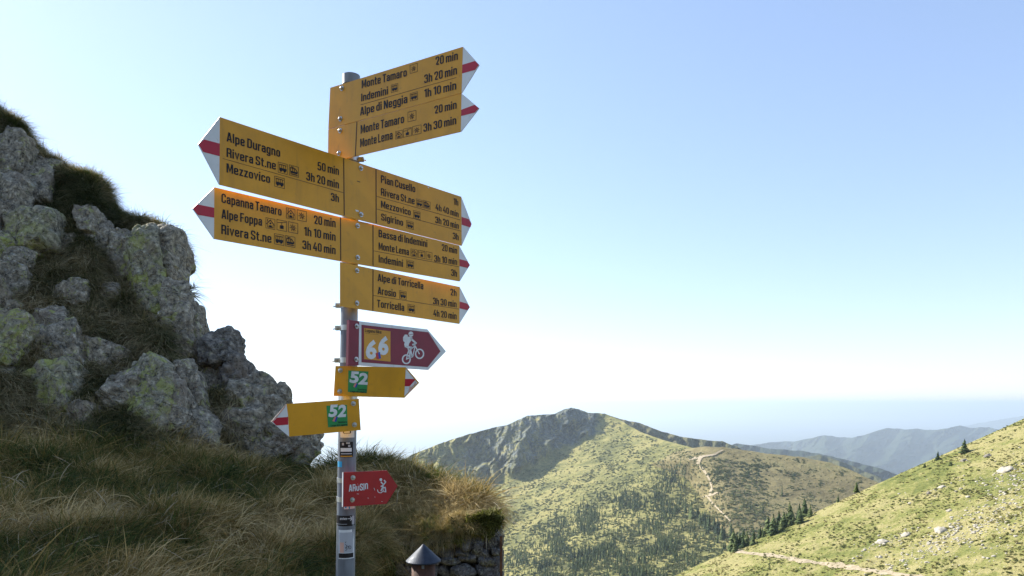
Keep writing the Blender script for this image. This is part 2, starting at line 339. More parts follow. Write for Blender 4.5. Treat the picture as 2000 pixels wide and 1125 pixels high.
# ------------------------------------------------------------------ scatter by geometry nodes
def src_objects(name, meshes):
    c = bpy.data.collections.new(name)
    for i, m in enumerate(meshes): o = bpy.data.objects.new('%s_%02d' % (name, i), m); c.objects.link(o)
    return c
def scatter(name, P, rot, scl, idx, coll):
    P = np.asarray(P, float); n = len(P); me = bpy.data.meshes.new(name); me.vertices.add(n); me.vertices.foreach_set('co', P.astype(np.float32).ravel())
    a = me.attributes.new('rot', 'FLOAT_VECTOR', 'POINT'); a.data.foreach_set('vector', np.asarray(rot, np.float32).ravel())
    scl = np.asarray(scl, float); scl = np.repeat(scl[:, None], 3, 1) if scl.ndim == 1 else scl
    a = me.attributes.new('scl', 'FLOAT_VECTOR', 'POINT'); a.data.foreach_set('vector', scl.astype(np.float32).ravel())
    a = me.attributes.new('idx', 'INT', 'POINT'); a.data.foreach_set('value', np.asarray(idx, np.int32))
    o = link(name, me); g = bpy.data.node_groups.new(name, 'GeometryNodeTree')
    g.interface.new_socket('Geometry', in_out='INPUT', socket_type='NodeSocketGeometry'); g.interface.new_socket('Geometry', in_out='OUTPUT', socket_type='NodeSocketGeometry')
    N = g.nodes; gi = N.new('NodeGroupInput'); go = N.new('NodeGroupOutput'); ip = N.new('GeometryNodeInstanceOnPoints'); ci = N.new('GeometryNodeCollectionInfo')
    ci.inputs['Collection'].default_value = coll; ci.inputs['Separate Children'].default_value = True; ci.inputs['Reset Children'].default_value = True
    def na(nm, ty):
        x = N.new('GeometryNodeInputNamedAttribute'); x.data_type = ty; x.inputs['Name'].default_value = nm; return [s for s in x.outputs if s.enabled][0]
    L = g.links.new; L(gi.outputs[0], ip.inputs['Points']); L(ci.outputs[0], ip.inputs['Instance']); ip.inputs['Pick Instance'].default_value = True
    L(na('idx', 'INT'), ip.inputs['Instance Index']); er = N.new('FunctionNodeEulerToRotation'); L(na('rot', 'FLOAT_VECTOR'), er.inputs[0]); L(er.outputs[0], ip.inputs['Rotation'])
    L(na('scl', 'FLOAT_VECTOR'), ip.inputs['Scale']); L(ip.outputs[0], go.inputs[0])
    md = o.modifiers.new('scatter', 'NODES'); md.node_group = g; return o
def blades(rng, n, L, w, el=(35, 85), droop=.5, rad=.08, seg=4, lean=(0, 0), azs=None, name='tuft', mat=None, head=False):
    az = rng.uniform(0, 2*math.pi, n) if azs is None else rng.normal(0, azs, n)
    e = np.radians(rng.uniform(*el, n)); l = L*rng.uniform(.45, 1.1, n); rr = rad*np.sqrt(rng.random(n)); ra = rng.uniform(0, 6.283, n)
    b = np.stack([rr*np.cos(ra), rr*np.sin(ra), -.02*np.ones(n)], -1); dh = np.stack([np.cos(az), np.sin(az), 0*az], -1)
    dr = droop*rng.uniform(.5, 1.4, n); side = np.stack([-np.sin(az), np.cos(az), 0*az], -1)
    tw = rng.uniform(-.6, .6, n)[:, None]; side = side*np.cos(tw)+np.array([0, 0, 1.])*np.sin(tw)
    V = []; T = []; tint = rng.random(n)
    for k in range(seg+1):
        t = k/seg; c = b+dh*(l*(t*np.cos(e)+.35*dr*t*t))[:, None]+np.array([0, 0, 1.])*(l*(t*np.sin(e)-dr*t*t*.75))[:, None]
        c = c+np.array([lean[0], lean[1], 0])*(l*t*t)[:, None]
        wd = w*(1-t*.92)*.5
        if head: wd = w*.5*(.5 if t < .7 else (2.3 if t < .99 else .4))
        V += [c-side*wd, c+side*wd]; T += [tint*.8+.5*t-.16, tint*.8+.5*t-.16]
    V = np.stack(V, 1).reshape(-1, 3); T = np.stack(T, 1).ravel(); m = 2*(seg+1)
    base = (np.arange(n)*m)[:, None, None]; q = np.array([[2*k, 2*k+1, 2*k+3, 2*k+2] for k in range(seg)])[None]
    return mk(name, V, (base+q).reshape(-1, 4), mat, True, {'tint': T})

# ------------------------------------------------------------------ foreground: cliff, bank, ground
SIL_E = [(-700,-520),(-400,-230),(-150,60),(0,225),(25,238),(40,270),(75,300),(100,312),(135,340),(165,345),(190,365),(203,408),(240,422),(300,436),(330,452),(345,485),(362,530),(370,570),(385,625),(398,668),(408,730),(430,800),(520,860),(600,905),(660,930)]  # unseen crest beyond the left frame edge is raised to shade the bank
def baseE(px): return interp([(-700,860),(0,850),(250,880),(420,905),(620,925),(660,935)], px)
def depthE(px, v):
    Yb = interp([(-700,6.4),(0,6.6),(300,7.0),(450,7.4),(660,7.6)], px); Yt = interp([(-700,11.5),(0,10.4),(200,9.9),(330,9.6),(400,9.2),(450,8.4),(660,8.0)], px)
    return Yb+(Yt-Yb)*v**1.15
def surfE(px, v):
    s = interp(SIL_E, px); py = baseE(px)+(s-baseE(px))*v; Y = depthE(px, v); P = WW(px, py, Y)
    d = fbm(P*.9, 4, 71)*.42*ss(1.0, .93, v)+fbm(P*3.5, 3, 72)*.10
    return WW(px, py, Y+d)
u = np.linspace(-650, 455, 420); vv = np.linspace(-.25, 1, 240); U, VV = np.meshgrid(u, vv)
PE = surfE(U, VV); top = PE[-1]; ext = []
for k in (.15, .8, 3.0, 7.0):
    b = top.copy(); b[:, 1] += k; b[:, 0] *= b[:, 1]/top[:, 1]*.998; b[:, 2] = top[:, 2]-.12*k-.03; ext.append(b)
PEA = np.concatenate([PE, np.stack(ext)])
OUT = empty('rock_outcrop', tuple(W(200, 850, 7.5))); tag(OUT, 'steep grassy rock outcrop of lichened boulders and slabs rising at the left edge', 'rock outcrop')
part('turf_face', PEA.reshape(-1, 3), gridfaces(len(u), len(vv)+4), ROCK, OUT, True)

ICO = {}
def ico(k):
    if k not in ICO:
        bm = bmesh.new(); bmesh.ops.create_icosphere(bm, subdivisions=k, radius=1); V = np.array([v.co[:] for v in bm.verts]); Fs = np.array([[v.index for v in f.verts] for f in bm.faces]); bm.free(); ICO[k] = (V, Fs)
    return ICO[k]
def boulder(seed, dims, sub=5, facets=13, rough=.05, freq=2.2, sharp=.0):
    V, Fs = ico(sub); r = np.random.default_rng(seed); AX_ = np.concatenate([np.eye(3), -np.eye(3)])+r.normal(0, .16, (6, 3)); N = np.concatenate([AX_, r.normal(size=(facets-4, 3))]); N /= np.linalg.norm(N, axis=1)[:, None]; d = np.concatenate([r.uniform(.62, .86, 6), r.uniform(.62, .98, facets-4)])
    dot = V@N.T; q = np.where(dot > .12, d/np.maximum(dot, .12), 9); rad = np.minimum(q.min(1), 1.08)
    s2 = np.sort(q, 1); rad = rad-.02*np.exp(-(s2[:, 1]-s2[:, 0])*14)
    P = V*rad[:, None]*np.array(dims)
    mean = float(np.prod(dims))**(1/3)
    q_ = P/mean; st = q_@np.array([[.5, .1, 1.6], [.3, 1.5, -.4], [1.5, -.2, -.2]])
    n = fbm(q_*freq+seed*3.1, 6, seed)*rough*1.9+(fbm(q_*1.1+seed, 4, seed+9, True)-.4)*rough*1.6-np.clip(.06-np.abs(perlin(st*1.1+seed, seed+5)), 0, 1)*rough*16
    sw_ = q_@np.array([.86, -.25, .42])*2.3+perlin(q_*1.3+seed, seed+3)*.9; fz = sw_-np.floor(sw_); n = n*.75+(np.where(fz < .82, fz/.82, (1-fz)/.18)-.5)*rough*1.5
    s3 = q_@np.array([-.3, .3, .9])*1.7+perlin(q_*1.7+seed, seed+4)*.8; fz = s3-np.floor(s3); n = n+(np.where(fz < .85, fz/.85, (1-fz)/.15)-.5)*rough*.8
    P = P+V*(n*mean)[:, None]; return P, Fs
def rotm(ax, ay, az):
    cx, sx, cy_, sy, cz, sz = math.cos(ax), math.sin(ax), math.cos(ay), math.sin(ay), math.cos(az), math.sin(az)
    return np.array([[cz, -sz, 0], [sz, cz, 0], [0, 0, 1]])@np.array([[cy_, 0, sy], [0, 1, 0], [-sy, 0, cy_]])@np.array([[1, 0, 0], [0, cx, -sx], [0, sx, cx]])
ELL = []   # image ellipses covered by bare rock, for thinning the grass
def rock(parent, px, py, w, h, Y, tilt=0, thick=.8, seed=0, mat=None, sub=5, facets=10, rough=.062, name='rock', freq=1.7):
    w, h = w*1.22, h*1.16; c = W(px, py, Y); sx = w/2/F*Y; sz = h/2/F*Y; sy = thick*min(sx, sz)*1.25
    P, Fs = boulder(seed, (sx*1.06, sy, sz*1.06), sub, facets, rough, freq); P = P@rotm(-.35, math.radians(tilt), 0).T+c
    ELL.append((px, py, w/2, h/2, math.radians(tilt))); return part(name, P, Fs, mat or ROCK, parent, True)
def yE(px, py):
    v = np.clip((py-baseE(px))/(interp(SIL_E, px)-baseE(px)), 0, 1); return float(surfE(np.array([float(px)]), np.array([float(v)]))[0, 1])
RK = [(18,330,62,170,6,.8),(22,420,66,170,0,.7),(78,372,52,115,-10,.8),(68,470,96,112,0,.8),(4,482,54,64,0,.8),(22,556,80,78,10,.7),(12,615,60,60,-20,.7),(10,672,78,132,0,.8),(60,655,72,52,25,.8),(105,640,70,90,-30,.6),(128,690,66,140,-14,.6),(116,770,96,128,-12,.8),(152,580,62,66,-20,.7),
      (176,438,50,80,-25,.8),(200,470,44,80,-20,.7),(192,690,104,56,15,.7),(242,480,56,60,0,.8),(262,512,80,130,-14,.8),(292,545,76,210,-16,.7),(318,520,84,170,-14,.8),(350,640,62,190,-14,.8),(372,655,48,170,-10,.7),(245,762,84,84,-20,.7),(300,765,86,190,-16,.75),(330,800,76,130,-22,.7),(352,745,46,110,-8,.8),(376,790,66,170,-13,.8),(392,850,60,110,-18,.7),
      (350,495,50,90,-10,.8),(30,505,60,50,0,.7),(-40,420,120,200,0,.8),(-60,600,120,160,0,.8),(85,335,60,60,0,.7),(130,480,40,60,0,.8),(160,810,60,50,10,.7),(215,575,44,60,-25,.7)]
for i, (x, y, w, h, t, th) in enumerate(RK):
    rock(OUT, x, y, w, h, yE(x, y)-.05, t, th, 100+i, ROCKB if i in (3, 4, 7, 11, 18, 23) else ROCK, 6 if max(w, h) > 120 else 5)
CRAG = empty('rock_crag', tuple(W(500, 880, 8.2))); tag(CRAG, 'bare jagged grey crag behind the bank, between the grassy outcrop and the signpost', 'rock outcrop')
for i, (x, y, w, h, t, th) in enumerate([(443,688,66,92,-12,.9),(448,672,44,56,-25,.8),(415,690,44,70,10,.8),(430,760,84,110,0,.8),(468,745,70,120,-20,.8),(498,775,80,84,-10,.9),(515,765,60,66,0,.8),(546,775,44,56,-25,.9),(528,815,90,100,-25,.8),(500,850,130,110,-20,.8),(548,850,112,120,-38,.7),(575,885,100,90,-42,.6),(455,850,120,130,0,.7),(420,830,90,120,0,.7)]):
    rock(CRAG, x, y, w, h, 8.35-.0022*(y-680)+(.25 if i in (3, 12, 13) else 0), t, th, 300+i, ROCKD if i in (0, 1, 2, 4) else ROCK, 5, 15, .075, freq=3)
# grassy bank
TOP_F = [(-400,840),(0,845),(300,880),(560,905),(620,915),(660,905),(700,915),(740,922),(800,938),(850,955),(905,980),(940,1003),(976,1006)]
BOT_F = [(-400,1400),(640,1400),(665,1330),(690,1120),(720,1062),(800,1045),(900,1028),(976,1016)]
def surfF(px, t):
    a = interp(TOP_F, px); b = interp(BOT_F, px); py = a+(b-a)*t
    Yt = interp([(-400,6.9),(300,7.4),(600,8.2),(700,7.6),(800,7.2),(976,6.45)], px); Yb = interp([(-400,2.6),(0,2.7),(400,3.2),(640,4.0),(690,5.4),(720,6.15),(976,6.15)], px)
    iY = 1/Yt+(1/Yb-1/Yt)*t; Y = 1/iY; P = WW(px, py, Y); bump = fbm(P*1.1, 3, 81)*.16+fbm(P*4, 3, 82)*.05; P[..., 2] += bump*ss(0, .12, t)*ss(1.02, .9, t*(px > 680)); return P
u = np.linspace(-400, 976, 420); tt = np.linspace(0, 1, 200); U, TT = np.meshgrid(u, tt); PF = surfF(U, TT); t0 = PF[0]; ext = []
for k in (.3, 1.2, 4.0):
    b = t0.copy(); b[:, 1] += k; b[:, 0] *= b[:, 1]/t0[:, 1]*np.where(u > 600, .97, 1); b[:, 2] -= .35*k+.02; ext.insert(0, b)
tag(link('grass_bank', mk('grass_bank', np.concatenate([np.stack(ext), PF]).reshape(-1, 3), gridfaces(len(u), len(tt)+3)[:, ::-1], SOIL, True)), kind='structure')
gxx, gyy = np.meshgrid(np.linspace(-8, 2.2, 60), np.linspace(-5, 5.3, 60)); P = np.stack([gxx, gyy, gxx*0], -1)
tag(link('ground', mk('ground', np.stack([gxx, gyy, fbm(P*1.5, 3, 91)*.05-.02], -1).reshape(-1, 3), gridfaces(60, 60), SOIL, True)), kind='structure')

# tufts
rg = np.random.default_rng(5)
BEND = .9
TUF = [blades(rg, 84, .27, .0062, (38, 90), .55, .05, 4, (.14, 0), None, 'tuft', GRASS) for _ in range(5)]+[blades(rg, 64, .36, .0060, (42, 88), .9, .05, 5, (.2, 0), None, 'tuft', GRASS) for _ in range(3)]
TUFC = [blades(rg, 80, .25, .0105, (0, 75), 1.0, .08, 4, (.05, -.1), None, 'tuft', GRASSC) for _ in range(5)]
STK = [blades(rg, 7, .5, .0026, (50, 85), .6, .08, 7, (.3, -.05), None, 'stalk', STRAW, True) for _ in range(4)]
cT = src_objects('tufts', TUF); cC = src_objects('cliff_tufts', TUFC); cS = src_objects('stalks', STK)
def inrock(px, py, k=.86):
    m = np.zeros(len(px), bool)
    for (cx, cy_, a, b, t) in ELL:
        dx = px-cx; dy = py-cy_; c, s = math.cos(t), math.sin(t); X = dx*c+dy*s; Z = -dx*s+dy*c; m |= (X/a)**2+(Z/b)**2 < k*k
    return m
# cliff grass
n = 8600; px = rg.uniform(-200, 440, n); v = rg.random(n)**.9; P = surfE(px, v); py = HOR-(P[:, 2]-CZ)/P[:, 1]*F
k = ~inrock(px, py) & ~((px > 400) & (py < 850) & (rg.random(n) < .8)); k |= (rg.random(n) < .03)
P = P[k]; m = len(P); z = rg.normal(-.5, 1.0, m); sc_ = rg.uniform(.55, 1.15, m)
o = scatter('cliff_grass', P+np.array([0, -.03, 0]), np.stack([rg.normal(.35, .25, m), rg.normal(.1, .2, m), z], -1), sc_, rg.integers(0, 5, m), cC); tag(o, 'dark shaggy grass hanging between the boulders of the outcrop', 'grass', kind='stuff')
# rim tussocks against the sky
n = 1500; px = np.concatenate([rg.uniform(-60, 350, n*2//3), rg.normal(150, 35, n//6), rg.normal(20, 25, n//6)]); v = 1-rg.random(len(px))*.05; P = surfE(px, v); m = len(P)
P[:, 1] += rg.uniform(0, .25, m)
o = scatter('rim_grass', P, np.stack([rg.normal(.0, .25, m), rg.normal(.25, .25, m), rg.normal(0, 1, m)], -1), rg.uniform(.5, .95, m), rg.integers(0, 5, m), cC); tag(o, 'sunlit grass tips along the crest of the outcrop', 'grass', kind='stuff')
n = 260; px = np.concatenate([rg.normal(160, 16, n//3), rg.normal(192, 9, n//6), rg.normal(22, 18, n//4), rg.uniform(60, 340, n//3)]); P = surfE(px, .97+rg.random(len(px))*.03); m = len(P); P[:, 1] += rg.uniform(0, .2, m)
o = scatter('crest_tussocks', P, np.stack([rg.normal(.1, .3, m), rg.normal(.25, .3, m), rg.uniform(0, 6.28, m)], -1), rg.uniform(.8, 1.35, m), rg.integers(0, 8, m), cT); tag(o, 'backlit grass tussocks standing against the sky on the outcrop crest', 'grass', kind='stuff')
# crag grass
n = 240; px = rg.uniform(400, 560, n); py = rg.uniform(760, 930, n); P = WW(px, py, 7.9-.002*(py-780))
kk = (px < 470) | (py > 895); P = P[kk & (rg.random(n) < .7)]; m = len(P)
o = scatter('crag_grass', P, np.stack([rg.normal(.4, .2, m), rg.normal(.1, .2, m), rg.normal(0, 1.5, m)], -1), rg.uniform(.5, 1, m), rg.integers(0, 5, m), cC); tag(o, 'dark grass clinging to the foot of the crag', 'grass', kind='stuff')
# bank grass
def tussocks(name, cx, ct, k, rad, lab, coll, ncol, sc, tilt=.75, fade=True):
    """domes of tufts, each tilted away from the middle of its tussock"""
    n = len(cx); C0 = surfF(np.clip(cx, -400, 972), ct); m = n*k; C0 = np.repeat(C0, k, 0); cs = np.repeat(rg.uniform(.65, 1.25, n), k); cxx = np.repeat(cx, k); ctt = np.repeat(ct, k)
    a = rg.uniform(0, 6.283, m); q = np.sqrt(rg.random(m)); P = C0+np.stack([np.cos(a)*q*rad*cs, np.sin(a)*q*rad*cs*.8, (.42-q*q*.5)*rad*cs], -1)
    tl = tilt*q*rg.uniform(.5, 1.2, m); tb = a+rg.normal(0, .4, m)
    rot = np.stack([0*tl, tl, tb], -1); f = (1-.6*ss(690, 760, cxx)*ss(.25, .9, ctt))*(1-.45*ss(900, 960, cxx)) if fade else 1
    k2 = P[:, 1] > 3.0; o = scatter(name, P[k2], rot[k2], (rg.uniform(.6, 1.1, m)*cs*sc*f)[k2], rg.integers(0, ncol, m)[k2], coll); tag(o, lab, 'grass', kind='stuff')
n = 1250; cx = rg.uniform(-240, 968, n); ct = rg.random(n)**.75; k = (cx < 915)|(ct < .12)|(rg.random(n) < .12); cx, ct = cx[k], ct[k]
tussocks('bank_grass', cx, ct, 13, .19, 'long arching tussock grass covering the shaded bank', cT, 8, 1.12)
n = 150; cx = rg.uniform(-60, 900, n); ct = np.concatenate([rg.uniform(.12, .8, 95), rg.uniform(.02, .14, 55)])
tussocks('tall_tussocks', cx, ct, 9, .13, 'tall arching straw-tipped tussocks standing out of the bank', cT, 8, 1.75, .85)
n = 3400; px = rg.uniform(-240, 925, n); t = rg.random(n)**.8; P = surfF(px, t); k = P[:, 1] > 3.4; P = P[k]; m = len(P)
o = scatter('low_bank_grass', P, np.stack([rg.normal(0, .3, m), rg.normal(.1, .3, m), rg.uniform(0, 6.28, m)], -1), rg.uniform(.3, .62, m), rg.integers(0, 5, m), cC); tag(o, 'short dead grass filling the gaps between the tussocks', 'grass', kind='stuff')
n = 800; px = rg.uniform(-100, 960, n); t = rg.random(n)**1.1; P = surfF(px, t); k = (P[:, 1] > 3.6)&((px < 700)|(t < .4)); P = P[k]; m = len(P)
o = scatter('dry_grass_stalks', P, np.stack([rg.normal(.05, .15, m), rg.normal(.15, .2, m), rg.normal(0, .8, m)], -1), rg.uniform(.6, 1.15, m), rg.integers(0, 4, m), cS); tag(o, 'pale dry seed stalks rising from the bank', 'grass', kind='stuff')
n = 420; px = rg.normal(880, 42, n); t = rg.random(n)*.35; P = surfF(np.clip(px, 700, 970), t); m = n
o = scatter('lit_grass', P, np.stack([rg.normal(0, .1, m), rg.normal(.35, .15, m), rg.normal(0, .6, m)], -1), rg.uniform(.5, .9, m), rg.integers(0, 8, m), cT); tag(o, 'sunlit tall grass on the right end of the bank above the wall', 'grass', kind='stuff')
n = 60; px = rg.normal(885, 35, n); P = surfF(np.clip(px, 760, 965), rg.random(n)*.3)
o = scatter('lit_stalks', P, np.stack([rg.normal(0, .1, n), rg.normal(.5, .2, n), rg.normal(0, .5, n)], -1), rg.uniform(.6, 1.0, n), rg.integers(0, 4, n), cS); tag(o, 'bright backlit seed stalks leaning right above the wall corner', 'grass', kind='stuff')
# hanging grass over the wall edge
n = 700; px = rg.uniform(690, 975, n); P = surfF(px, .9+rg.random(n)*.12); m = n; kk = px < 870; P = P[kk]; m = len(P); P[:, 1] -= .03
o = scatter('overhanging_grass', P, np.stack([rg.normal(.9, .3, m), rg.normal(.1, .2, m), rg.normal(.3, .8, m)], -1), rg.uniform(.35, .65, m), rg.integers(0, 5, m), cC); tag(o, 'dead grass hanging over the top of the stone wall', 'grass', kind='stuff')

# ------------------------------------------------------------------ stone wall, chimney
YWL = 6.2
WALL = empty('stone_wall', tuple(W(840, 1180, YWL))); tag(WALL, 'dry stone wall end with mossy top below the sunlit grass, right of the signpost', 'wall')
x0, x1 = W(700, 0, YWL)[0], W(974, 0, YWL)[0]; zt = W(0, 1022, YWL)[2]
V, Fs = box(((x0+x1)/2, YWL+.45, (zt-.9-.55)/2+.0), ((x1-x0)/2-.03, 0, 0), (0, .38, 0), (0, 0, (zt+.9+.1)/2)); part('core', V, Fs, SOIL, WALL)
VAR = []
for s in range(10):
    P, Fs = boulder(500+s, (1.12, 1, 1.12), 3, 8, .07); VAR.append(mk('stone', P, Fs, STONE, True))
rw = np.random.default_rng(3); z = zt-.045; wloc = np.array(WALL.location)
while z > -.95:
    rh = rw.uniform(.055, .125); x = x0-rw.uniform(0, .08)
    while x < x1-.02:
        w = rw.uniform(.06, .22); w = min(w, x1-x+.01)
        if z < W(0, interp([(700,1062),(760,1040),(850,1040),(905,1025),(980,1015)], 1000+x/YWL*F), YWL)[2]:
            o = link('stone', VAR[rw.integers(10)], WALL, tuple(np.array([x+w/2, YWL+rw.uniform(-.03, .07), z-rh/2])-wloc)); o.scale = (w*.56, .13, rh*.62); o.rotation_euler = (rw.uniform(-.4, .4), rw.uniform(-.4, .4)+(math.pi if rw.random() < .5 else 0), rw.uniform(-.2, .2))
        x += w
    z -= rh
for zz in np.arange(zt-.05, -.9, -.16):     # side face stones of the corner
    for yy in (6.4, 6.62):
        o = link('stone', VAR[rw.integers(10)], WALL, tuple(np.array([x1-.03, yy, zz])-wloc)); o.scale = (.07, .13, .085)
V, Fs = box((x1+.022, YWL-.06, (zt-.10-.9)/2), (.011, 0, 0), (0, .02, 0), (0, 0, (zt-.10+.9)/2)); part('corner_post', V, Fs, RUST, WALL)
if 0: V, Fs = box((x1-.20, YWL+.3, zt+.01), (.26, 0, 0), (0, .4, 0), (0, 0, .022)); pass
ML = [blades(rg, 110, .05, .012, (-20, 90), .4, .06, 2, (0, 0), None, 'moss_clump', MOSS) for _ in range(3)]; cM = src_objects('moss_clumps', ML)
pts = [];
for (cx, cy_, sx, sy, q) in [(940,1028,20,10,34),(900,1030,30,6,14),(745,1095,14,22,60),(800,1075,20,10,14),(955,1012,16,3,40),(870,1050,30,14,10)]:
    pts.append(WW(rg.normal(cx, sx*.6, q), rg.normal(cy_, sy*.6, q), np.full(q, YWL-.10)))
P = np.concatenate(pts); P = P[P[:, 0] < x1]; m = len(P)
o = scatter('wall_moss', P, np.stack([rg.normal(.9, .4, m), rg.normal(0, .4, m), rg.uniform(0, 6, m)], -1), rg.uniform(.5, 1.3, m), rg.integers(0, 3, m), cM); tag(o, 'yellow-green moss and small plants growing on the stone wall', 'moss', kind='stuff')
YC = 4.3; cb = W(827, 1125, YC); ax, az_ = cb[0], W(0, 1096, YC)[2]
CH = empty('chimney_pipe', (ax, YC, 0)); tag(CH, 'rusty round stove pipe with a dark conical rain cap in front of the wall', 'chimney')
rr = 46/2/F*YC; V, Fs = tube((ax, YC, -.6), (ax, YC, az_+.012), rr, n=40); part('pipe', V, Fs, RUST, CH, False).data.polygons.foreach_set('use_smooth', [True]*40+[False]*2)
R = 34/F*YC; zc = W(0, 1093, YC)[2]; za = W(0, 1062, YC)[2]; n = 48; t = np.arange(n)*2*math.pi/n; ring = np.stack([np.cos(t), np.sin(t), 0*t], -1)
c = np.array([ax, YC, 0]); V = np.concatenate([c+ring*[R*.99, R*.99, 0]+[0, 0, zc-.011], c+ring*[R, R, 0]+[0, 0, zc-.004], c+ring*[R*.05, R*.05, 0]+[0, 0, za-.004], [[ax, YC, za]]])
Fs = [(i, (i+1) % n, n+(i+1) % n, n+i) for i in range(n)]+[(n+i, n+(i+1) % n, 2*n+(i+1) % n, 2*n+i) for i in range(n)]+[(2*n+i, 2*n+(i+1) % n, 3*n) for i in range(n)]+[tuple(range(n))[::-1]]
part('rain_cap', V, Fs, CAPM, CH, False)
for a in (0.6, 2.7, 4.8):
    V, Fs = box((ax+math.cos(a)*rr*1.02, YC+math.sin(a)*rr*1.02, az_), (.008, 0, 0), (0, .002, 0), (0, 0, .03)); part('cap_bracket', V, Fs, DSTEEL, CH)

# ------------------------------------------------------------------ signpost
YP = 2.47
def polex(py): return float(np.interp(py, [150, 620, 860, 1125], [686, 682.4, 678.2, 674.6]))
def pole_r(py): return float(np.interp(py, [150, 620, 860, 1125], [15.5, 16.2, 17.5, 18.4]))/F*YP
POST = empty('signpost_pole', tuple(W(674, 1400, YP))); POST.location.z = 0
tag(POST, 'galvanised steel tube pole with a grey cap and worn stickers carrying the hiking signs', 'pole')
pys = [150, 300, 450, 620, 740, 860, 1000, 1125]; n = 40; V = []
for py in pys: V.append(W(polex(py), py, YP)+np.stack([np.cos(np.arange(n)*2*math.pi/n), np.sin(np.arange(n)*2*math.pi/n), 0*np.arange(n)], -1)*pole_r(py))
b = V[-1].copy(); b[:, 2] = -.3; b[:, 0] -= .01; V.append(b); V = np.concatenate(V); Fs = [(r*n+i, r*n+(i+1) % n, (r+1)*n+(i+1) % n, (r+1)*n+i)[::-1] for r in range(len(pys)) for i in range(n)]
part('tube', V, Fs, GALV, POST, True)
cc = W(686, 150, YP); V, Fs = tube(cc-[0, 0, .03], cc+[0, 0, .003], .0302, .0300, 40); part('pole_cap', V, Fs, DSTEEL, POST)
def collar(py, hh=.012, arms=None):
    c = W(polex(py), py, YP); r = pole_r(py)+.0022; L = [tube(c-[0, 0, hh], c+[0, 0, hh], r, n=40)]
    if arms: 
        for sx in arms: L.append(box(c+[sx*(r+.007), .002, 0], (.009, 0, 0), (0, .0016, 0), (0, 0, hh*.85))); L.append(box(c+[sx*(r+.007), -.007, 0], (.009, 0, 0), (0, .0016, 0), (0, 0, hh*.85))); L.append(tube(c+[sx*(r+.009), -.018, 0], c+[sx*(r+.009), .014, 0], .0028, n=8)); L.append(tube(c+[sx*(r+.009), -.0145, 0], c+[sx*(r+.009), -.0095, 0], .0055, n=6)); L.append(tube(c+[sx*(r+.016), -.003, -.002], c+[sx*(r+.024), -.003, -.004], .002, n=6))
    V, Fs = join(L); return part('clamp_collar', V, Fs, STEEL, POST)
collar(312, .008, (1,)); collar(597, .009, (-1,)); collar(641, .009, (-1,)); collar(704, .009, (-1,)); collar(779, .009); collar(937, .008, ()); collar(974, .008, ())
# curved stickers on the pole: patch given by angle range and image rows
def sticker_patch(px0, px1, py0, py1, lift):
    """grid on the pole front between two image columns and rows"""
    nu, nv = 10, 3; V = []
    for j in range(nv):
        py = py0+(py1-py0)*j/(nv-1); cx = polex((py0+py1)/2); r = pole_r((py0+py1)/2)+.0006+lift
        for i in range(nu):
            s = np.clip((px0+(px1-px0)*i/(nu-1)-cx)/(r*F/YP), -.985, .985); a = math.asin(s)
            c = W(cx, py, YP); V.append(c+[r*math.sin(a), -r*math.cos(a), 0])
    return np.array(V), [tuple(q) for q in gridfaces(nu, nv)[:, ::-1]]
def sticker(name, rects, label=None):
    p = None
    for i, (a, b, c, d, m) in enumerate(rects):
        V, Fs = sticker_patch(a, b, c, d, i*.0002); q = part(name if i == 0 else 'print', V, Fs, m, POST if i == 0 else p, True)
        if i == 0: p = q
    if label: p['label'] = label
    return p
sticker('sticker', [(668,694,841,854,WHT),(675,688,845,846,BLK),(674,676,841,845,BLK),(687,689,841,845,BLK)], 'white sticker with a black arc under the lowest yellow sign')
sticker('sticker', [(667,692,862,892,BLK),(672,676,864,869,LGY),(680,687,863,866,LGY),(669,690,874,881,WHT),(670,690,884,886,LGY),(669,691,889,891,ORG),(684,688,868,872,LGY)], 'small black sticker with white print')
sticker('sticker', [(662,672,900,911,CYN)], 'small light blue sticker')
sticker('sticker', [(676,694,987,992,WHT),(678,681,987,990,CYN),(685,687,987,992,CYN)], 'torn strip of blue and white lettering below the red board')
BAND = sticker('sticker_band', [(656,694,1004.5,1025,BLK),(657,682,1020.5,1021.3,LGY),(690,693.5,1006,1022,LGY)], 'black band with white text and an arrow')
STK2 = sticker('sticker', [(665,693,1032,1088,WHT),(666.5,691.5,1037,1076,LGY),(668,676,1056,1076,PNK),(665.5,692,1077,1086,BLK)], 'white poster sticker with a bicycle drawing')

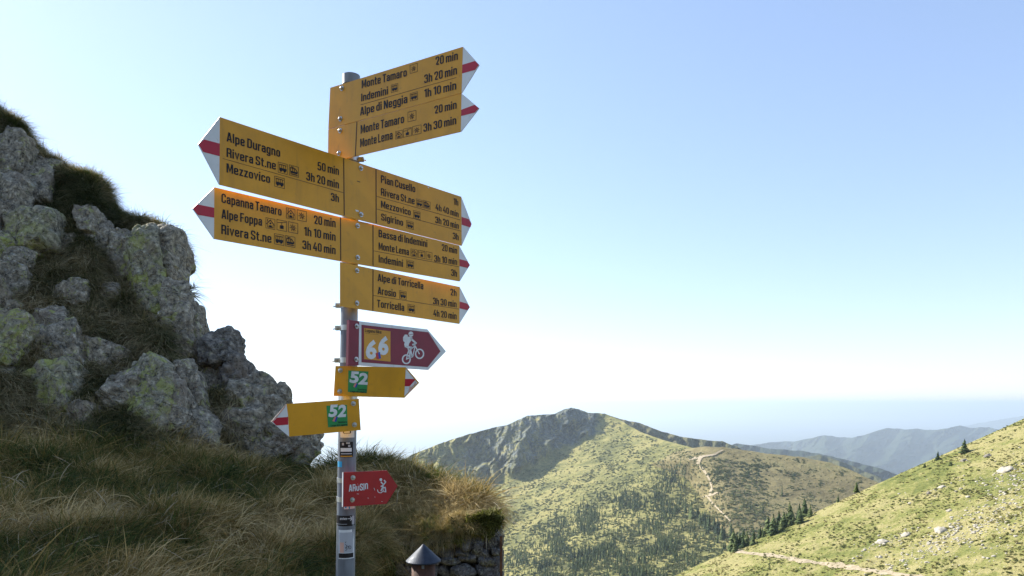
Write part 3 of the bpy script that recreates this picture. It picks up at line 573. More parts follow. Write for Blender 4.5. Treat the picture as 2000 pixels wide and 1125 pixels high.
# ------------------------------------------------------------------ sign planes
# ------------------------------------------------------------------ condensed sign lettering drawn as strokes
SW = .142; _s = SW/2; _t = 1-_s; _X = .74-_s
def _bowl(x0, y0, x1, y1): return [(x0, (y0+y1)/2), (x0, y1), (x1, y1), (x1, y0), (x0, y0), (x0, (y0+y1)/2)]
GL = {
 'A': (.48, [[(.06,0),(.205,_t),(.275,_t),(.42,0)],[(.12,.26),(.36,.26)]], 0), 'B': (.47, [[(_s,0),(_s,1)],[(_s,_t),(.37,_t),(.37,.53),(_s,.53)],[(_s,.53),(.39,.53),(.39,_s),(_s,_s)]], .12),
 'C': (.47, [[(.39,.66),(.39,_t),(_s,_t),(_s,_s),(.39,_s),(.39,.34)]], .16), 'D': (.47, [[(_s,0),(_s,1)],[(_s,_t),(.39,_t),(.39,_s),(_s,_s)]], .16), 'F': (.41, [[(_s,0),(_s,1)],[(_s,_t),(.40,_t)],[(_s,.5),(.36,.5)]], 0),
 'I': (.155, [[(_s,0),(_s,1)]], 0), 'L': (.39, [[(_s,1),(_s,_s),(.38,_s)]], 0), 'M': (.60, [[(_s,0),(_s,1)],[(.11,.98),(.30,.18),(.49,.98)],[(.525,0),(.525,1)]], 0), 'N': (.49, [[(_s,0),(_s,1)],[(.10,.96),(.39,.04)],[(.41,0),(.41,1)]], 0),
 'O': (.47, [_bowl(_s,_s,.39,_t)], .16), 'P': (.46, [[(_s,0),(_s,1)],[(_s,_t),(.39,_t),(.39,.45),(_s,.45)]], .14), 'R': (.47, [[(_s,0),(_s,1)],[(_s,_t),(.39,_t),(.39,.47),(_s,.47)],[(.20,.47),(.38,.44),(.40,0)]], .12),
 'S': (.46, [[(.385,.70),(.385,_t),(_s,_t),(_s,.56),(.385,.44),(.385,_s),(_s,_s),(_s,.30)]], .13), 'T': (.43, [[(0,_t),(.43,_t)],[(.215,0),(.215,.95)]], 0),
 'a': (.41, [[(.085,.53),(.085,_X),(.335,_X),(.335,0)],[(.335,.41),(_s,.41),(_s,_s),(.30,_s),(.335,.2)]], .10), 'b': (.42, [[(_s,0),(_s,1)],_bowl(_s,_s,.345,_X)], .12), 'c': (.40, [[(.33,.47),(.33,_X),(_s,_X),(_s,_s),(.33,_s),(.33,.27)]], .12),
 'd': (.42, [[(.345,0),(.345,1)],_bowl(_s,_s,.345,_X)], .12), 'e': (.42, [[(_s,.36),(.345,.36),(.345,_X),(_s,_X),(_s,_s),(.345,_s),(.345,.21)]], .10), 'g': (.42, [_bowl(_s,.07,.345,_X),[(.345,.74),(.345,-.16),(.09,-.16),(.09,-.07)]], .11),
 'h': (.42, [[(_s,0),(_s,1)],[(_s,.45),(_s,_X),(.345,_X),(.345,0)]], .12), 'i': (.155, [[(_s,0),(_s,.74)],[(_s,.84),(_s,1)]], 0), 'k': (.42, [[(_s,0),(_s,1)],[(.34,.74),(.12,.36)],[(.18,.44),(.36,0)]], 0), 'l': (.155, [[(_s,0),(_s,1)]], 0),
 'm': (.65, [[(_s,0),(_s,.74)],[(_s,.45),(_s,_X),(.325,_X),(.325,0)],[(.325,.45),(.325,_X),(.575,_X),(.575,0)]], .11), 'n': (.42, [[(_s,0),(_s,.74)],[(_s,.45),(_s,_X),(.345,_X),(.345,0)]], .12), 'o': (.42, [_bowl(_s,_s,.345,_X)], .12),
 'p': (.42, [[(_s,-.24),(_s,.74)],_bowl(_s,_s,.345,_X)], .12), 'r': (.30, [[(_s,0),(_s,.74)],[(_s,.42),(_s,_X),(.30,_X)]], .12), 's': (.39, [[(.32,.53),(.32,_X),(_s,_X),(_s,.42),(.32,.32),(.32,_s),(_s,_s),(_s,.22)]], .09), 't': (.30, [[(.125,.95),(.125,_s),(.29,_s)],[(0,_X),(.29,_X)]], .10),
 'u': (.42, [[(_s,.74),(_s,_s),(.345,_s),(.345,.30)],[(.345,0),(.345,.74)]], .12), 'v': (.41, [[(.05,.74),(.205,.04),(.36,.74)]], 0), 'z': (.38, [[(.02,_X),(.30,_X),(.08,_s),(.37,_s)]], 0), '.': (.155, [[(_s,0),(_s,.16)]], 0), ' ': (.16, [], 0),
 '0': (.45, [_bowl(_s,_s,.37,_t)], .15), '1': (.30, [[(.03,.80),(.20,.93)],[(.22,0),(.22,1)]], 0), '2': (.45, [[(_s,.68),(_s,_t),(.365,_t),(.365,.60),(.10,_s),(.43,_s)]], .12), '3': (.45, [[(_s,.72),(_s,_t),(.36,_t),(.36,.54),(.17,.54)],[(.17,.54),(.375,.54),(.375,_s),(_s,_s),(_s,.28)]], .12),
 '4': (.46, [[(.27,1),(.06,.29),(.45,.29)],[(.335,.55),(.335,0)]], 0), '5': (.45, [[(.40,_t),(.10,_t),(.085,.50),(.11,.58),(.37,.58),(.37,_s),(_s,_s),(_s,.26)]], .11)}
def _round(p, r):
    if r == 0: return p
    closed = p[0] == p[-1]; o = [p[0]]
    for a, b, c in zip(p[:-2], p[1:-1], p[2:]):
        a, b, c = map(np.array, (a, b, c)); la, lc = np.linalg.norm(a-b), np.linalg.norm(c-b); q = min(r, la*.5 if la > 1e-6 else r, lc*.5 if lc > 1e-6 else r)
        s0, s1 = b+(a-b)/max(la, 1e-9)*q, b+(c-b)/max(lc, 1e-9)*q
        for t in (0, .33, .67, 1): o.append(tuple((1-t)**2*s0+2*t*(1-t)*b+t*t*s1))
    o.append(p[-1]); return o
def _ribbon(p, w):
    P = [np.array(p[0])]
    for q in p[1:]:
        if np.linalg.norm(np.array(q)-P[-1]) > 1e-5: P.append(np.array(q))
    P = np.array(P); n = len(P); V = []
    closed = np.linalg.norm(P[0]-P[-1]) < 1e-5
    for i in range(n):
        d0 = P[i]-P[i-1] if i else (P[-1]-P[-2] if closed else P[1]-P[0]); d1 = P[i+1]-P[i] if i < n-1 else (P[1]-P[0] if closed else P[-1]-P[-2])
        d0 = d0/np.linalg.norm(d0); d1 = d1/np.linalg.norm(d1); m = np.array([-(d0+d1)[1], (d0+d1)[0]]); m /= max(np.linalg.norm(m), 1e-6); k = w/2/max(abs(m@np.array([-d0[1], d0[0]])), .55)
        V += [P[i]+m*k, P[i]-m*k]
    return V, [(2*i, 2*i+1, 2*i+3, 2*i+2) for i in range(n-1)]
def stroke_text(s):
    V = []; Fs = []; x = 0
    for j, ch in enumerate(s):
        wd, paths, r = GL[ch]
        for k, p in enumerate(paths):
            v, f = _ribbon(_round(p, r), SW); n = len(V); V += [(x+a[0], a[1], .0+k*.002) for a in v]; Fs += [tuple(i+n for i in q) for q in f]
        x += wd+(.075 if ch != ' ' else 0)
    V = np.array(V); V[:, 0] -= V[:, 0].min(); return V, Fs
class Plane:
    def __init__(s, p0, h0, p1, h1, pa, Ya):
        s.f = lambda px: h0+(h1-h0)*(px-p0)/(p1-p0); s.k = Ya*s.f(pa)
        a = s.P(p0, 500); b = s.P(p1, 500); u = b-a; u[2] = 0; s.u = u/np.linalg.norm(u); s.n = np.array([s.u[1], -s.u[0], 0])
    def Y(s, px): return s.k/s.f(px)
    def P(s, px, py, off=0):
        p = W(px, py, s.Y(px)); return p if not off else p+s.n*off
def prism(pl, poly, front=0, back=-.003):
    A = [pl.P(x, y)+pl.n*front for x, y in poly]; B = [pl.P(x, y)+pl.n*back for x, y in poly]; n = len(poly)
    ar = sum(poly[i][0]*poly[(i+1) % n][1]-poly[(i+1) % n][0]*poly[i][1] for i in range(n))
    ix = list(range(n)); f = tuple(ix) if ar < 0 else tuple(ix[::-1])
    return np.array(A+B), [f, tuple(i+n for i in f[::-1])]+[(i, (i+1) % n, n+(i+1) % n, n+i) if ar > 0 else (n+i, n+(i+1) % n, (i+1) % n, i) for i in range(n)]
def flat(pl, poly, off): 
    A = [pl.P(x, y)+pl.n*off for x, y in poly]; n = len(poly); ar = sum(poly[i][0]*poly[(i+1) % n][1]-poly[(i+1) % n][0]*poly[i][1] for i in range(n))
    ix = tuple(range(n)); return np.array(A), [ix if ar < 0 else ix[::-1]]
def strokes(pl, lines, w, off, cv=lambda x, y: (x, y)):
    """thick poly-lines in picture units on a sign plane"""
    L = []
    for ln in lines:
        for (a, b) in zip(ln[:-1], ln[1:]):
            dx, dy = b[0]-a[0], b[1]-a[1]; d = math.hypot(dx, dy) or 1; nx_, ny_ = -dy/d*w/2, dx/d*w/2; ex, ey = dx/d*w*.35, dy/d*w*.35
            L.append(flat(pl, [cv(a[0]+nx_-ex, a[1]+ny_-ey), cv(b[0]+nx_+ex, b[1]+ny_+ey), cv(b[0]-nx_+ex, b[1]-ny_+ey), cv(a[0]-nx_-ex, a[1]-ny_-ey)], off))
    return L
def ringp(pl, cx, cy_, rx, ry, w, off, cv):
    n = 24; L = []
    for i in range(n):
        a, b = 2*math.pi*i/n, 2*math.pi*(i+1)/n
        L.append(flat(pl, [cv(cx+math.cos(q)*(rx+s*w/2), cy_+math.sin(q)*(ry+s*w/2)) for q, s in ((a, 1), (b, 1), (b, -1), (a, -1))], off))
    return L
_tc = {}
def glyphs(text, off):
    if (text, off) not in _tc:
        cu = bpy.data.curves.new('t', 'FONT'); cu.body = text; cu.offset = off; cu.resolution_u = 3; o = bpy.data.objects.new('t', cu); COL.objects.link(o)
        bpy.context.view_layer.update(); dg = bpy.context.evaluated_depsgraph_get(); me = o.evaluated_get(dg).to_mesh(); V = np.array([v.co[:] for v in me.vertices]); Fs = [tuple(p.vertices) for p in me.polygons]
        o.evaluated_get(dg).to_mesh_clear(); bpy.data.objects.remove(o); V[:, 0] -= V[:, 0].min(); _tc[(text, off)] = (V, Fs)
    return _tc[(text, off)]
CAP = glyphs('H', 0.018)[0][:, 1].max()
def text(pl, s, p0, p1, cap, off=.0009, bold=.018, shear=0, digits=False):
    own = all(c in GL for c in s) and bold < .04; V, Fs = stroke_text(s) if own else glyphs(s, bold); CAP_ = 1.0 if own else CAP; w = V[:, 0].max(); a = pl.P(*p0, off); b = pl.P(*p1, off); e = b-a; H = cap*pl.Y(p0[0])/F
    u = V[:, 0]/w; v = V[:, 1]/CAP_*H
    return a+u[:, None]*e+v[:, None]*np.array([0, 0, 1.])+(v*shear)[:, None]*pl.u+(V[:, 2]*H if own else V[:, 0]*0)[:, None]*pl.n, Fs
class Sign:
    def __init__(s, name, label, pl, anchor, cat='direction sign', group=None):
        s.pl = pl; s.e = empty(name, tuple(pl.P(*anchor))); tag(s.e, label, cat, group)
    def add(s, name, vf, mat, parent=None, smooth=False, label=None):
        o = part(name, vf[0], vf[1], mat, parent or s.e, smooth)
        if label: o['label'] = label
        return o
    def text(s, t, p0, p1, cap, mat=None, parent=None, **k): return s.add('lettering', text(s.pl, t, p0, p1, cap, **k), mat or BLK, parent)
    def line(s, p0, p1, w=1.0, mat=None):
        return s.add('rule_line', join(strokes(s.pl, [[p0, p1]], w, .0006)), mat or DKL)
    def bolt(s, x, y, r=4.0):
        c = s.pl.P(x, y); R_ = r/F*s.pl.Y(x); n = s.pl.n
        w = tube(c+n*.0002, c+n*.0022, R_*1.25, R_*1.2, 16); h = tube(c+n*.0022, c+n*.0075, R_*.86, R_*.70, 6 if r > 3.9 else 10); q = tube(c+n*.0075, c+n*.0088, R_*.68, R_*.35, 10)
        b = s.add('bolt', join([w, h, q]), STEEL)
    def icon(s, kind, x0, x1, yb, h, slope):
        """pictogram in a thin square frame; unit square mapped onto the board"""
        pl = s.pl; k = pl.f(x1)/pl.f(x0)
        def cv(u, v):
            x = x0+(x1-x0)*u; b = yb+slope*(x-x0); hh = h*(1+(k-1)*u); return (x, b-hh*v)
        L = []
        fr = join(strokes(pl, [[(0.02, .02), (.98, .02), (.98, .98), (.02, .98), (.02, .02)]], .045, .0006, cv)); f = s.add('pictogram', fr, DKL)
        o = .0009
        def poly(pts): L.append(flat(pl, [cv(*p) for p in pts], o))
        def st(lines, w): L.extend(strokes(pl, lines, w, o, cv))
        def disc(x, y, r): L.append(flat(pl, [cv(x+r*math.cos(a), y+r*math.sin(a)) for a in np.linspace(0, 2*math.pi, 11)[:-1]], o))
        if kind == 'bus':
            poly([(.14, .24), (.14, .50), (.90, .50), (.90, .34), (.84, .24)]); st([[(.14, .80), (.86, .80)]], .07)
            st([[(.17, .5), (.17, .8)], [(.36, .5), (.36, .8)], [(.56, .5), (.56, .8)], [(.76, .5), (.80, .8)]], .05); disc(.30, .22, .10); disc(.70, .22, .10)
        elif kind == 'train':
            poly([(.12, .26), (.12, .46), (.88, .46), (.88, .36), (.80, .26)]); st([[(.12, .74), (.62, .74), (.86, .46)]], .08); st([[(.14, .46), (.14, .74)], [(.34, .5), (.34, .74)], [(.54, .5), (.54, .74)]], .07)
            st([[(.15, .17), (.85, .17)]], .08); st([[(.2, .86), (.5, .86)], [(.3, .76), (.36, .86)]], .06)
        elif kind == 'hut':
            st([[(.10, .42), (.5, .84), (.90, .42)]], .075); st([[(.18, .14), (.82, .14)], [(.22, .14), (.22, .40)], [(.78, .14), (.78, .40)]], .05); poly([(.35, .14), (.35, .34), (.65, .34), (.65, .14)]); st([[(.20, .66), (.20, .86)]], .07)
            disc(.5, .52, .09)
        elif kind == 'gondola':
            st([[(.08, .70), (.92, .88)]], .045); st([[(.5, .78), (.5, .56), (.56, .50)]], .05); poly([(.32, .18), (.32, .50), (.68, .50), (.68, .18)])
        elif kind == 'view':
            for a in (-40, 5, 50, 95, 140, 185, 240, 290):
                r_ = math.radians(a); c, q = math.cos(r_), math.sin(r_); L.append(flat(pl, [cv(.48+c*.12-q*.05, .48+q*.12+c*.05), cv(.48+c*.40, .48+q*.40), cv(.48+c*.12+q*.05, .48+q*.12-c*.05)], o))
            disc(.48, .48, .07)
        V, Fs = join(L); s.add('glyph', (V, Fs), BLK, f); return f
def tip(s, poly, stripe, white=None):
    t = s.add('arrow_tip', prism(s.pl, poly, .0), white or WHT); s.add('stripe', flat(s.pl, stripe, .0006), RED, t); return t

# row A: 'Alpe Duragno' / 'Pian Cusello', one long board with a point at each end
YB = 2.415
pa = Plane(429.4, 131.6, 901, 95.7, 704, YB)
A = Sign('direction_sign', 'long double-ended yellow board with Alpe Duragno left and Pian Cusello right', pa, (704, 372), group='yellow hiking direction signs')
A.add('panel', prism(pa, [(429.4, 228.4), (900.8, 384.2), (901.8, 480), (428.3, 360.4)]), YEL)
tip(A, [(429.2, 228.4), (428.2, 360.4), (387.2, 281.6)], [(429.1, 280.5), (429.0, 305.2), (396.5, 296.8), (387.6, 281.8), (398.5, 272.4)])
tip(A, [(901, 384.2), (921.2, 437.5), (902, 480)], [(901.4, 423.5), (915.5, 428.2), (921.0, 437.4), (918.6, 444.4), (901.6, 438.8)])
for q in ((704.5, 328.5), (705, 419)): A.bolt(*q)
A.add('scratch', flat(pa, [(697, 353), (703.5, 355), (703.3, 356.4), (697, 354.4)], .0006), DKL)
A.add('chip', flat(pa, [(694, 409.5), (700, 411), (700.5, 414), (695, 413)], .0006), WHT, label='pale chipped enamel beside the lower bolt')
A.add('chip', flat(pa, [(834.5, 364.2), (838, 365.4), (837.5, 368), (835.5, 366.5)], .0006), WHT, label='small chip on the top edge')
A.line((671.2, 309.5), (672.2, 420.5), 1.7, BLK); A.line((734.3, 331), (734.6, 435.5), 1.7, BLK)
A.line((435.3, 309.6), (670.8, 376.5), .8); A.line((735, 383.3), (898.3, 429.4), .8); A.line((735, 408), (900.5, 451.5), .8)
for t, a, b, c in [('Alpe Duragno',(442.4,276),(547,307.2),18.6),('Rivera St.ne',(442.4,306.4),(538.6,332),18),('Mezzovico',(442.4,336.7),(527.4,358.2),18),('50 min',(619.8,332),(661.8,342.3),16.5),('3h 20 min',(597.8,351.6),(661.8,368.8),16.5),('3h',(646,391.8),(661.8,395.5),15.5),
    ('Pian Cusello',(743.9,356.8),(810.9,376.2),15),('Rivera St.ne',(743.9,381.5),(809.6,399.8),14.6),('Mezzovico',(743.9,405.4),(802,421.2),13.8),('Sigirino',(744.3,430),(787.2,441.6),13.6),('1h',(885.6,399.2),(894.9,402),12.6),('4h 40 min',(850.1,409.5),(895.5,424.8),12.4),('3h 20 min',(850.1,435.2),(896,447.7),12.8),('3h',(884.3,466.4),(895.5,469.6),12.8)]: A.text(t, a, b, c)
for k in [('bus',542.7,561.4,336.5,20.8,.27),('train',564.5,583.4,342,20.8,.27),('bus',536,555.8,363.8,20.5,.26),('bus',812.6,825,402.6,14.8,.28),('train',826.6,840.4,406,15.2,.28),('bus',807.4,820.8,426,15.6,.27),('bus',793.4,807.7,445,15,.27)]: A.icon(*k)
# row B
pb = Plane(418.4, 98.4, 897.4, 72.4, 697, YB+.001)
B = Sign('direction_sign', 'long double-ended yellow board with Capanna Tamaro left and Bassa di Indemini right', pb, (698, 470), group='yellow hiking direction signs')
B.add('panel', prism(pb, [(418.6, 365.6), (664.4, 423.8), (731, 438.4), (896.8, 479.6), (898, 549.6), (665.4, 510.2), (418, 466.6)]), YEL)
tip(B, [(418.5, 365.6), (418, 466.6), (376.2, 407.3)], [(418.3, 405.8), (418.2, 425.2), (386, 419.6), (376.4, 407.3), (385.5, 399.2)])
tip(B, [(896.9, 479.6), (917.9, 517.8), (898, 549.6)], [(897.2, 506), (912.5, 510), (917.7, 517.8), (913.5, 523.6), (897.6, 519.8)])
for q in ((698, 441), (698.5, 503)): B.bolt(*q)
B.line((664.9, 425.5), (665.4, 508.6), 1.7, BLK); B.line((728.4, 439.5), (728.5, 518.5), 1.7, BLK); B.line((730, 490), (896.8, 521.3), .8)
for t, a, b, c in [('Capanna Tamaro',(432.4,395.6),(549.7,421.7),18.2),('Alpe Foppa',(432.4,426.5),(511.6,441.2),18.2),('Rivera St.ne',(432,456.9),(530,474.8),18.6),('20 min',(612.9,437.2),(655.3,444.4),17),('1h 10 min',(593.2,459.6),(655.3,470.8),17),('3h 40 min',(590.5,486),(655.3,496.9),17),
    ('Bassa di Indemini',(739.4,463),(834.4,483.0),14.6),('Monte Lema',(739.4,487.5),(798.6,499),14.2),('Indemini',(739.4,512.3),(786.9,521.5),14.6),('20 min',(862.6,489.4),(892.5,495.9),13),('3h 10 min',(847.9,510.9),(892.5,517.8),13),('3h',(880.7,538.3),(892.5,540.8),13)]: B.text(t, a, b, c)
for k in [('hut',559,576.4,426,20.8,.2),('view',580,598.8,430,20.8,.2),('hut',518.8,537.2,445.4,20.8,.19),('gondola',540.4,560,449,20.8,.19),('view',562.8,582,453.2,20.8,.19),('bus',535.3,554.8,476.6,21,.18),('train',557.2,576.4,480.4,21,.18),('hut',802,815.4,500.4,15,.2),('gondola',817,830,503,15,.2),('view',832,844,506,15,.2),('bus',793.7,808,522.6,15.4,.2)]: B.icon(*k)
# row C
pc = Plane(664.9, 86.4, 897.4, 72.2, 697, YB)
C3 = Sign('direction_sign', 'yellow board pointing right reading Alpe di Torricella, Arosio and Torricella', pc, (697, 560), group='yellow hiking direction signs')
C3.add('panel', prism(pc, [(664.9, 512), (897.9, 560.4), (897, 632.6), (664.9, 598.4)]), YEL)
tip(C3, [(898, 560.4), (917.9, 599.9), (897.2, 632.6)], [(897.7, 588.8), (912.6, 593), (917.7, 599.8), (913, 606), (897.5, 602.2)])
for q in ((697, 528.5), (697, 592)): C3.bolt(*q)
C3.line((728.4, 526.5), (728.2, 606.4), 1.7, BLK); C3.line((729.2, 577), (896.8, 603.8), .8)
for t, a, b, c in [('Alpe di Torricella',(737.6,549),(826.6,565.2),14.6),('Arosio',(737.6,574.5),(773.2,580.6),14.6),('Torricella',(736.4,599.9),(789.4,607.9),14.8),('2h',(879.4,576.4),(891.5,578.6),13),('3h 30 min',(845.5,594),(891.5,600.6),13.2),('4h 20 min',(845.9,617.5),(891.5,624),13.2)]: C3.text(t, a, b, c)
for k in [('bus',780,793.7,583,16,.18),('bus',796.3,810.3,610,16.4,.16)]: C3.icon(*k)
# top boards
pt = Plane(643, 146, 901, 166.5, 667, 2.43)
T1 = Sign('direction_sign', 'topmost yellow board angled to the right reading Monte Tamaro, Indemini and Alpe di Neggia', pt, (667, 205), group='yellow hiking direction signs')
T1.add('panel', prism(pt, [(645, 171.4), (904.1, 91.2), (901.4, 181.6), (641.2, 251.8)]), YEL)
tip(T1, [(904.3, 91.2), (935.8, 126.6), (901.6, 181.6)], [(903.2, 126.6), (928, 119.2), (935.6, 126.6), (928, 136.6), (902.4, 143.6)])
for q in ((668.4, 172.8), (665.6, 232.5)): T1.bolt(*q)
T1.line((704.7, 204.8), (891.3, 151.5), .8)
for t, a, b, c in [('Monte Tamaro',(706.8,172.8),(794.8,148.8),15.6),('Indemini',(705.7,198.4),(758,184.2),15),('Alpe di Neggia',(703.6,226),(795.8,201.0),16),('20 min',(850.8,128),(894.5,116.6),16.5),('3h 20 min',(828.8,163),(892.8,145),16.5),('1h 10 min',(828.4,191),(891.3,174.5),16)]: T1.text(t, a, b, c)
for k in [('view',800.7,815.6,144,16.6,-.26),('bus',764,777.6,181.4,15.4,-.26),('bus',801,816,198,15.6,-.25)]: T1.icon(*k)
T2 = Sign('direction_sign', 'second yellow board from the top with a black bar, reading Monte Tamaro and Monte Lema', pt, (664, 277), group='yellow hiking direction signs')
T2.add('panel', prism(pt, [(641.2, 252.8), (901.4, 182.6), (899.9, 257), (694, 305.2), (640.4, 317)]), YEL)
tip(T2, [(901.5, 182.6), (935.6, 211.3), (900.1, 257)], [(901.2, 214.5), (927.5, 204.6), (935.4, 211.3), (927.8, 219.8), (900.8, 226.6)])
for q in ((665, 255.6), (663, 299.7)): T2.bolt(*q)
T2.line((697.2, 238.6), (694.2, 304.4), 1.5, BLK)
for t, a, b, c in [('Monte Tamaro',(704.7,261.3),(789.4,240.0),16.4),('20 min',(848.7,223),(892,212),15.8),('Monte Lema',(703.6,288),(767,271.8),16.6),('3h 30 min',(827.3,258),(891.3,242.4),15.8)]: T2.text(t, a, b, c, bold=.022)
for k in [('view',796.5,813,238.6,19.5,-.24),('hut',772.5,786,272.4,15.6,-.23),('gondola',787.6,804,268.8,16.6,-.23),('view',805.6,823,264.6,17.4,-.22)]: T2.icon(*k)
# bike sign
def c6(x, y): return (640+x/5.623, 600+y/5.623)
def c7(x, y): return (520+x/4.686, 760+y/4.686)
pd_ = Plane(681, 88.9, 835.5, 79.5, 696, 2.40)
D = Sign('cycle_route_sign', 'maroon cycle route arrow board with white border, orange 66 square and white cyclist', pd_, (696, 669), 'cycle sign')
D.add('panel', prism(pd_, [c6(235, 140), c6(345, 153), c6(338, 642), c6(225, 640)], 0, -.012), MAR, label='maroon folded mounting flange')
D.add('border', prism(pd_, [c6(347, 153), c6(1095, 243), c6(1300, 485), c6(1105, 690), c6(340, 642)]), WHT)
D.add('field', flat(pd_, [c6(370, 192), c6(1105, 275), c6(1238, 485), c6(1098, 658), c6(370, 605)], .0006), MAR)
sq = D.add('route_sticker', flat(pd_, [c6(397, 228), c6(688, 265), c6(688, 598), c6(397, 570)], .0010), ORG)
D.text('Lugano Bike', c6(407, 273), c6(588, 292), 6.6, parent=sq, off=.0013)
D.add('small_print', join(strokes(pd_, [[c6(410, 288), c6(560, 302)]], .35, .0013)), BLK, sq)
D.text('6', c6(412, 553), c6(532, 560), 33.5, WHT, sq, off=.0014, bold=.045, shear=.08); D.text('6', c6(548, 508), c6(662, 516), 33, WHT, sq, off=.0014, bold=.045, shear=.08)
D.add('tab', flat(pd_, [c6(522, 505), c6(548, 498), c6(560, 570), c6(533, 570)], .0016), RDT, sq); D.add('tab', flat(pd_, [c6(548, 498), c6(572, 492), c6(582, 562), c6(560, 568)], .0016), BLU, sq)
o_ = .0010; L = []
L += ringp(pd_, 862, 572, 42, 47, 15, o_, c6)+ringp(pd_, 1007, 512, 44, 50, 15, o_, c6)
L.append(flat(pd_, [c6(912+27*math.cos(a), 296+30*math.sin(a)) for a in np.linspace(0, 6.283, 15)[:-1]], o_))
L.append(flat(pd_, [c6(*p) for p in [(846,300),(874,302),(880,330),(862,360),(838,385),(826,365),(826,330)]], o_))
L.append(flat(pd_, [c6(*p) for p in [(884,322),(928,332),(925,352),(892,400),(884,440),(846,440),(838,410),(846,372)]], o_))
L += strokes(pd_, [[(910,345),(968,395),(935,412)],], 20, o_, c6)+strokes(pd_, [[(865,436),(918,444),(905,470),(918,525),(935,528)]], 22, o_, c6)
L += strokes(pd_, [[(862,572),(905,550),(880,450)],[(862,572),(882,490),(950,430)],[(905,550),(930,545),(958,430)],[(945,400),(1005,512)]], 11, o_, c6)
D.add('cyclist_pictogram', join(L), WHT)
D.add('helmet_line', join(strokes(pd_, [[(888,306),(934,296)]], 5, .0014, c6)), MAR)
for q in (c6(318, 208), c6(312, 572)): D.bolt(*q)
# 52 pointing right
pe = Plane(655, 58.7, 792, 59.6, 665, 2.41)
E5 = Sign('route_sign', 'small yellow arrow pointing right with green 52 sticker and chipped tip', pe, (664, 744), group='yellow 52 route arrows')
E5.add('panel', prism(pe, [c6(85, 645), c6(858, 660), c6(840, 996), c6(65, 975)]), YEL)
tp = tip(E5, [c6(859, 660), c6(1005, 830), c6(841, 996)], [c6(850, 788), c6(958, 788), c6(962, 800), c6(900, 868), c6(846, 868)])
E5.add('edge_band', join([flat(pe, [c6(859, 660), c6(1005, 830), c6(990, 832), c6(864, 682)], .001), flat(pe, [c6(1005, 830), c6(841, 996), c6(843, 980), c6(990, 830)], .001)]), YEL, tp)
E5.add('chipped_patch', flat(pe, [c6(885, 930), c6(900, 872), c6(945, 838), c6(968, 815), c6(965, 850), c6(925, 880), c6(930, 905), c6(900, 935)], .0012), PNK, tp)
E5.add('chipped_patch', flat(pe, [c6(905, 868), c6(940, 825), c6(962, 822), c6(950, 850), c6(915, 878)], .0014), WHT, tp)
g = E5.add('route_sticker', flat(pe, [c6(228, 694), c6(448, 706), c6(430, 944), c6(222, 930)], .0008), GRN)
E5.text('5', c6(240, 822), c6(338, 828), 20.5, WHT, g, off=.0012, bold=.045, shear=.12); E5.text('2', c6(338, 840), c6(440, 846), 20.5, WHT, g, off=.0012, bold=.045, shear=.12)
E5.add('tab', flat(pe, [c6(282, 872), c6(302, 832), c6(320, 836), c6(300, 880)], .0013), PKT, g); E5.add('tab', flat(pe, [c6(300, 880), c6(320, 836), c6(334, 842), c6(314, 886)], .0013), BLU, g)
E5.text('Sentiero', c6(330, 912), c6(428, 916), 3.4, parent=g, off=.0012, bold=.024); E5.text('Lago di Lugano', c6(252, 934), c6(428, 940), 3.4, parent=g, off=.0012, bold=.024)
for q in (c6(140, 693), c6(133, 925)): E5.bolt(*q)
# 52 pointing left
pf = Plane(562, 64, 703, 61.2, 690, 2.405)
F5 = Sign('route_sign', 'small yellow arrow pointing left with a green 52 sticker, lowest of the yellow signs', pf, (691, 808), group='yellow 52 route arrows')
F5.add('panel', prism(pf, [c7(186, 135), c7(848, 88), c7(865, 375), c7(210, 435), c7(202, 260)]), YEL)
tp = tip(F5, [c7(185, 135), c7(201, 260), c7(209, 435), c7(45, 297)], [c7(200, 255), c7(201, 325), c7(92, 333), c7(60, 300), c7(98, 262)])
F5.add('edge_band', flat(pf, [c7(184, 134), c7(45, 297), c7(60, 299), c7(168, 172)], .001), PNK, tp)
g = F5.add('route_sticker', flat(pf, [c7(550, 152), c7(738, 144), c7(746, 336), c7(566, 350)], .0008), GRN)
F5.text('5', c7(568, 250), c7(646, 246), 22, WHT, g, off=.0012, bold=.045, shear=.12); F5.text('2', c7(650, 252), c7(728, 248), 22, WHT, g, off=.0012, bold=.045, shear=.12)
F5.add('tab', flat(pf, [c7(604, 292), c7(626, 250), c7(640, 252), c7(622, 298)], .0013), PKT, g); F5.add('tab', flat(pf, [c7(622, 298), c7(640, 252), c7(656, 254), c7(640, 298)], .0013), BLU, g)
F5.text('Sentiero', c7(655, 312), c7(738, 308), 3.6, parent=g, off=.0012, bold=.024); F5.text('Lago di Lugano', c7(590, 342), c7(742, 332), 3.6, parent=g, off=.0012, bold=.024)
for q in (c7(797, 132), c7(807, 325)): F5.bolt(*q)
# red board
pg = Plane(670, 67.5, 755, 65, 688, 2.40)
G = Sign('route_board', 'small weathered red board pointing right with worn white place name and cyclist', pg, (688, 955), 'cycle sign')
G.add('panel', prism(pg, [c7(707, 762), c7(1105, 745), c7(1203, 888), c7(1100, 1050), c7(703, 1078)], 0, -.004), RED2)
G.add('edge_trim', prism(pg, [c7(700, 763), c7(706.5, 762), c7(702.5, 1078), c7(697, 1078)], .001, -.004), WHT)
G.text('AROSIO', c7(755, 938), c7(930, 922), 13.6, WHT)
G.add('scuff', join([flat(pg, [c7(815, 872), c7(850, 868), c7(850, 884), c7(815, 888)], .0013), flat(pg, [c7(898, 916), c7(932, 912), c7(932, 932), c7(898, 936)], .0013)]), RED2)
L = []; o_ = .0009
L += ringp(pg, 1042, 925, 24, 24, 6, o_, c7)[1:13]+ringp(pg, 1082, 915, 15, 24, 7, o_, c7)[3:16]
